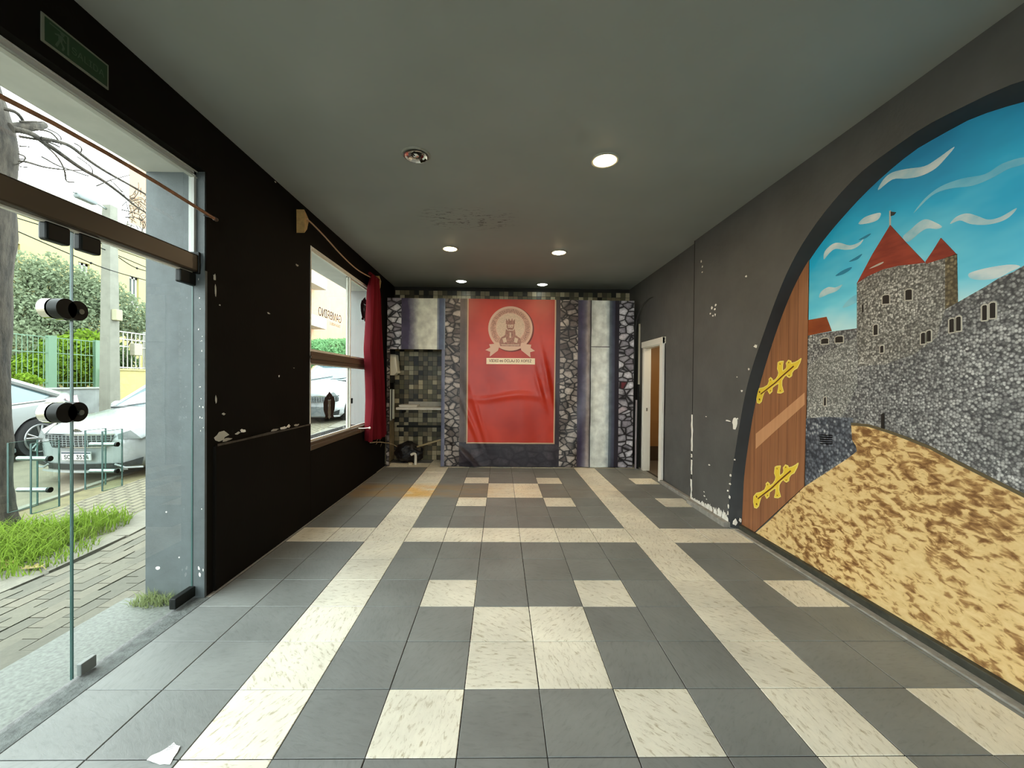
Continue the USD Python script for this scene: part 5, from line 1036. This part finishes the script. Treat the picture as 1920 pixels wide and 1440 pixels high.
def car(label, x, y, suv=False, tail=False, plate_text=None, paint_m=None, badge=None, group=None, tall=1.0):
    """A parked car, nose towards -y."""
    H = 1.13 if suv else tall; z0 = float(gz(y+1.5))-.09; slope = math.atan(.08)
    t = '/World/'+numbered('/World', 'parked_car'); X = UsdGeom.Xform.Define(stage, t); X.AddTranslateOp().Set(Gf.Vec3d(x, y, float(gz(y))-.09+.005)); X.AddRotateXOp().Set(math.degrees(slope)); origin[t] = np.zeros(3)
    tag(t, label, 'car', group); pm_ = paint_m or M['car_white']
    A = dict(parent=t, local=True)
    ST = [(0, .56, .34, .66, .80), (.05, .72, .24, .72, .86), (.2, .83, .19, .78, .92), (.5, .875, .17, .85, .98), (1.15, .89, .17, .90, 1.03), (1.55, .89, .17, .90, 1.05), (2.6, .89, .17, .93, 1.02), (3.5, .885, .18, .96, 1.06), (4.1, .86, .2, .97, 1.09), (4.42, .80, .28, .92, 1.07), (4.52, .68, .38, .80, .95)]
    secs = []
    for (yy, w_, zb, zs_, zt_) in ST:
        half = [(0, zb), (w_*.8, zb), (w_*.97, zb+.10), (w_, (zb+zs_)/2), (w_*.985, zs_-.07), (w_*.93, zs_), (w_*.68, zs_+(zt_-zs_)*.72), (w_*.34, zs_+(zt_-zs_)*.97), (0, zt_)]
        ring = half+[(-a, b) for a, b in half[-2:0:-1]]
        secs.append(np.array([(a, yy+(.26*a*a*(1-yy/.9) if yy < .9 else 0)-(.20*a*a*(yy-4.1)/.42 if yy > 4.1 else 0), b*H) for a, b in ring]))
    body = loft(secs); mb = m3.Manifold(m3.Mesh(np.asarray(body.vertices, np.float32), np.asarray(body.faces, np.uint32)))
    for wy_ in (.88, 3.50):
        for s in (-1, 1): mb = mb-cyl((s*.85, wy_, .33*H), 'x', .375*H, .36, 40)
    obj('body', mb, pm_, smooth=35, **A)
    gh = m3.Manifold.hull_points(np.array([(sx*a, yy, zz*H) for sx in (-1, 1) for a, yy, zz in ((.70, 1.32, 1.0), (.80, 1.7, .93), (.82, 3.6, .95), (.70, 4.02 if not suv else 4.3, 1.05), (.56, 2.12, 1.42), (.57, 3.15 if not suv else 3.9, 1.42), (.62, 2.6, 1.38))], np.float32))
    obj('window_glass', gh, M['car_glass'], smooth=30, **A)
    re = 3.2 if not suv else 3.95
    obj('roof', m3.Manifold.hull_points(np.array([(sx*a, yy, zz*H) for sx in (-1, 1) for a, yy, zz in ((.57, 2.06, 1.405), (.58, re, 1.40), (.40, 2.0, 1.435), (.40, re+.05, 1.43), (.3, 2.6, 1.475), (.63, 2.6, 1.39))], np.float32)), pm_, smooth=35, **A)
    for s in (-1, 1):
        obj('pillar', [tube([(s*.71, 1.34, 1.0*H), (s*.575, 2.1, 1.41*H)], .034, 8), tube([(s*.60, re, 1.40*H), (s*.76, 3.98 if not suv else 4.3, 1.04*H)], .055, 8)].__iter__().__next__() if False else tri([tri(tube([(s*.71, 1.34, 1.0*H), (s*.575, 2.1, 1.41*H)], .034, 8)), tri(tube([(s*.60, re-.05, 1.40*H), (s*.75, 4.0 if not suv else 4.3, 1.03*H)], .06, 8)), tri(tube([(s*.64, 2.62, 1.40*H), (s*.81, 2.66, .95*H)], .03, 8)), tri(tube([(s*.83, 1.7, .93*H), (s*.835, 3.7, .96*H)], .018, 6))]), pm_, smooth=40, **A)
        obj('mirror', m3.Manifold.sphere(1, 20).scale((.12, .07, .08)).translate((s*.95, 1.72, 1.0*H)), pm_, smooth=True, **A)
        obj('headlight', m3.Manifold.hull_points(np.array([(s*a, yy, zz*H) for a, yy, zz in ((.55, .07, .78), (.55, .08, .70), (.80, .20, .69), (.885, .54, .82), (.865, .58, .89), (.68, .15, .83), (.70, .3, .78))], np.float32)), M['lamp_glass'], smooth=30, **A)
        obj('fog_lamp_recess', m3.Manifold.hull_points(np.array([(s*a, yy, zz*H) for a, yy, zz in ((.52, .06, .31), (.56, .075, .27), (.80, .17, .28), (.82, .19, .40), (.7, .12, .36), (.7, .25, .3))], np.float32)), M['car_black'], **A)
        obj('lip_trim', tube([(s*.50, .045, .32*H), (s*.62, .085, .255*H), (s*.82, .17, .245*H)], .016, 8), pm_, smooth=40, **A)
        obj('tail_light', m3.Manifold.hull_points(np.array([(s*a, yy, zz*H) for a, yy, zz in ((.55, 4.46, .93), (.55, 4.48, .80), (.80, 4.36, .80), (.86, 4.05, .92), (.84, 4.05, .97), (.72, 4.40, .98))], np.float32)), M['lamp_red'], smooth=30, **A)
        for wy_ in (.88, 3.50):
            wh = obj('wheel', cyl((s*.79, wy_, .33*H), 'x', .33*H, .21, 40), M['tyre'], smooth=40, **A)
            obj('wheel_rim', cyl((s*.897, wy_, .33*H), 'x', .235*H, .012, 36), M['car_black'], parent=wh, local=True)
            sp = MB()
            for k in range(5):
                a = 2*np.pi*k/5+.3
                for da in (-.17, .17): sp.tube([(s*.905, wy_+.05*math.cos(a), .33*H+.05*math.sin(a)), (s*.907, wy_+.225*H*math.cos(a+da), .33*H+.225*H*math.sin(a+da))], .018, 6)
            sp.tm(cyl((s*.906, wy_, .33*H), 'x', .06, .012, 20)); w_ = np.linspace(0, 2*np.pi, 37); sp.tube(np.c_[np.full(37, s*.904), wy_+.232*H*np.cos(w_), .33*H+.232*H*np.sin(w_)], .016, 6)
            obj('wheel_spokes', sp, M['rim'], parent=wh, local=True)
        obj('side_skirt', rbox(s*.80, s*.885, 1.25, 3.12, .16*H, .24*H, .02), M['hill_grey'], **A)
        obj('door_handle', rbox(s*.885, s*.905, 2.45, 2.62, .80*H, .825*H, .008), pm_, **A)
    def front(zs_, w0, w1, lift, m_, name, thick=.02):
        a = np.linspace(-1, 1, 21); V = []
        for s in a:
            for z, w_ in ((zs_[0], w0), (zs_[1], w1)):
                xx = s*w_; V += [(xx, .26*xx*xx-lift+.05*max(0, z-.74)+.05*max(0, .34-z), z*H)]
        V = np.array(V); n = len(V); f = np.array([(2*i, 2*i+2, 2*i+3, 2*i+1) for i in range(20)]); f = np.vstack([f[:, [0, 1, 2]], f[:, [0, 2, 3]]])
        return obj(name, trimesh.Trimesh(np.vstack([V, V+(0, .08, 0)]), np.vstack([f, f[:, ::-1]+n]), process=False), m_, **A)
    if suv:
        front((.60, .72), .78, .80, .03, M['grille'], 'grille'); front((.26, .48), .62, .70, .045, M['hill_grey'], 'lower_grille'); front((.725, .745), .80, .80, .035, M['chrome'], 'grille_bar')
    else:
        front((.60, .775), .42, .52, .014, M['grille'], 'grille'); front((.776, .792), .53, .53, .018, M['chrome'], 'grille_bar'); front((.582, .599), .40, .42, .018, M['chrome'], 'grille_bar')
        front((.245, .335), .50, .56, .02, M['car_black'], 'lower_intake'); front((.205, .24), .62, .60, .05, pm_, 'bumper_lip')
    if badge:
        bd_ = obj('badge', cyl((0, -.005 if not suv else -.02, (.775 if not suv else .665)*H), 'y', .058, .012, 30) if suv else m3.Manifold.cylinder(.012, .058, .058, 36, True).scale((1.1, .58, 1)).rotate((-70, 0, 0)).translate((0, .022, .84)), M['chrome'], **A)
    if badge and not suv:
        obj('badge_lettering', on_wall(lettering('KIA', .034, True), 'y', -.004, -.04, .824, outward=-1, width=.08), M['car_black'], parent=bd_, local=True)
    pz = (.46 if not suv else .40)*H
    pl_ = obj('number_plate', rbox(-.22, .22, -.028, -.008, pz-.065, pz+.065, .006), M['plate_white'], **A)
    obj('plate_band', bx(-.215, .215, -.0295, -.027, pz+.038, pz+.06), mat(numbered('m', 'plate_band'), (.03, .045, .06), .4), parent=pl_, local=True)
    if plate_text:
        q = on_wall(lettering(plate_text, .062, True), 'y', -.0285, -.185, pz-.045, outward=-1, width=.37); obj('plate_lettering', q, M['car_black'], parent=pl_, local=True)
    obj('windscreen_wiper', tube([(-.5, 1.36, 1.03*H), (.1, 1.52, 1.12*H)], .008, 6), M['car_black'], **A); obj('windscreen_wiper', tube([(.1, 1.36, 1.05*H), (.6, 1.5, 1.09*H)], .008, 6), M['car_black'], **A)
    obj('cowl_strip', rbox(-.66, .66, 1.26, 1.36, 1.00*H, 1.035*H, .012), M['car_black'], **A)
    return t
car('white sedan parked nose towards the viewer outside the glass doors', -6.42, 6.32, plate_text='SCF  3514', badge=True)
car('white sedan seen from its rear wheel and red tail light, behind the nearer car', -9.63, 4.40, plate_text=None, tall=1.11)
car('silvery white tall car seen head-on through the lower window panes', -5.19, 11.0, suv=True, badge=True, plate_text='AAT 2810', paint_m=mat('car_silver', (.34, .36, .365), .25, coat_weight=.6))
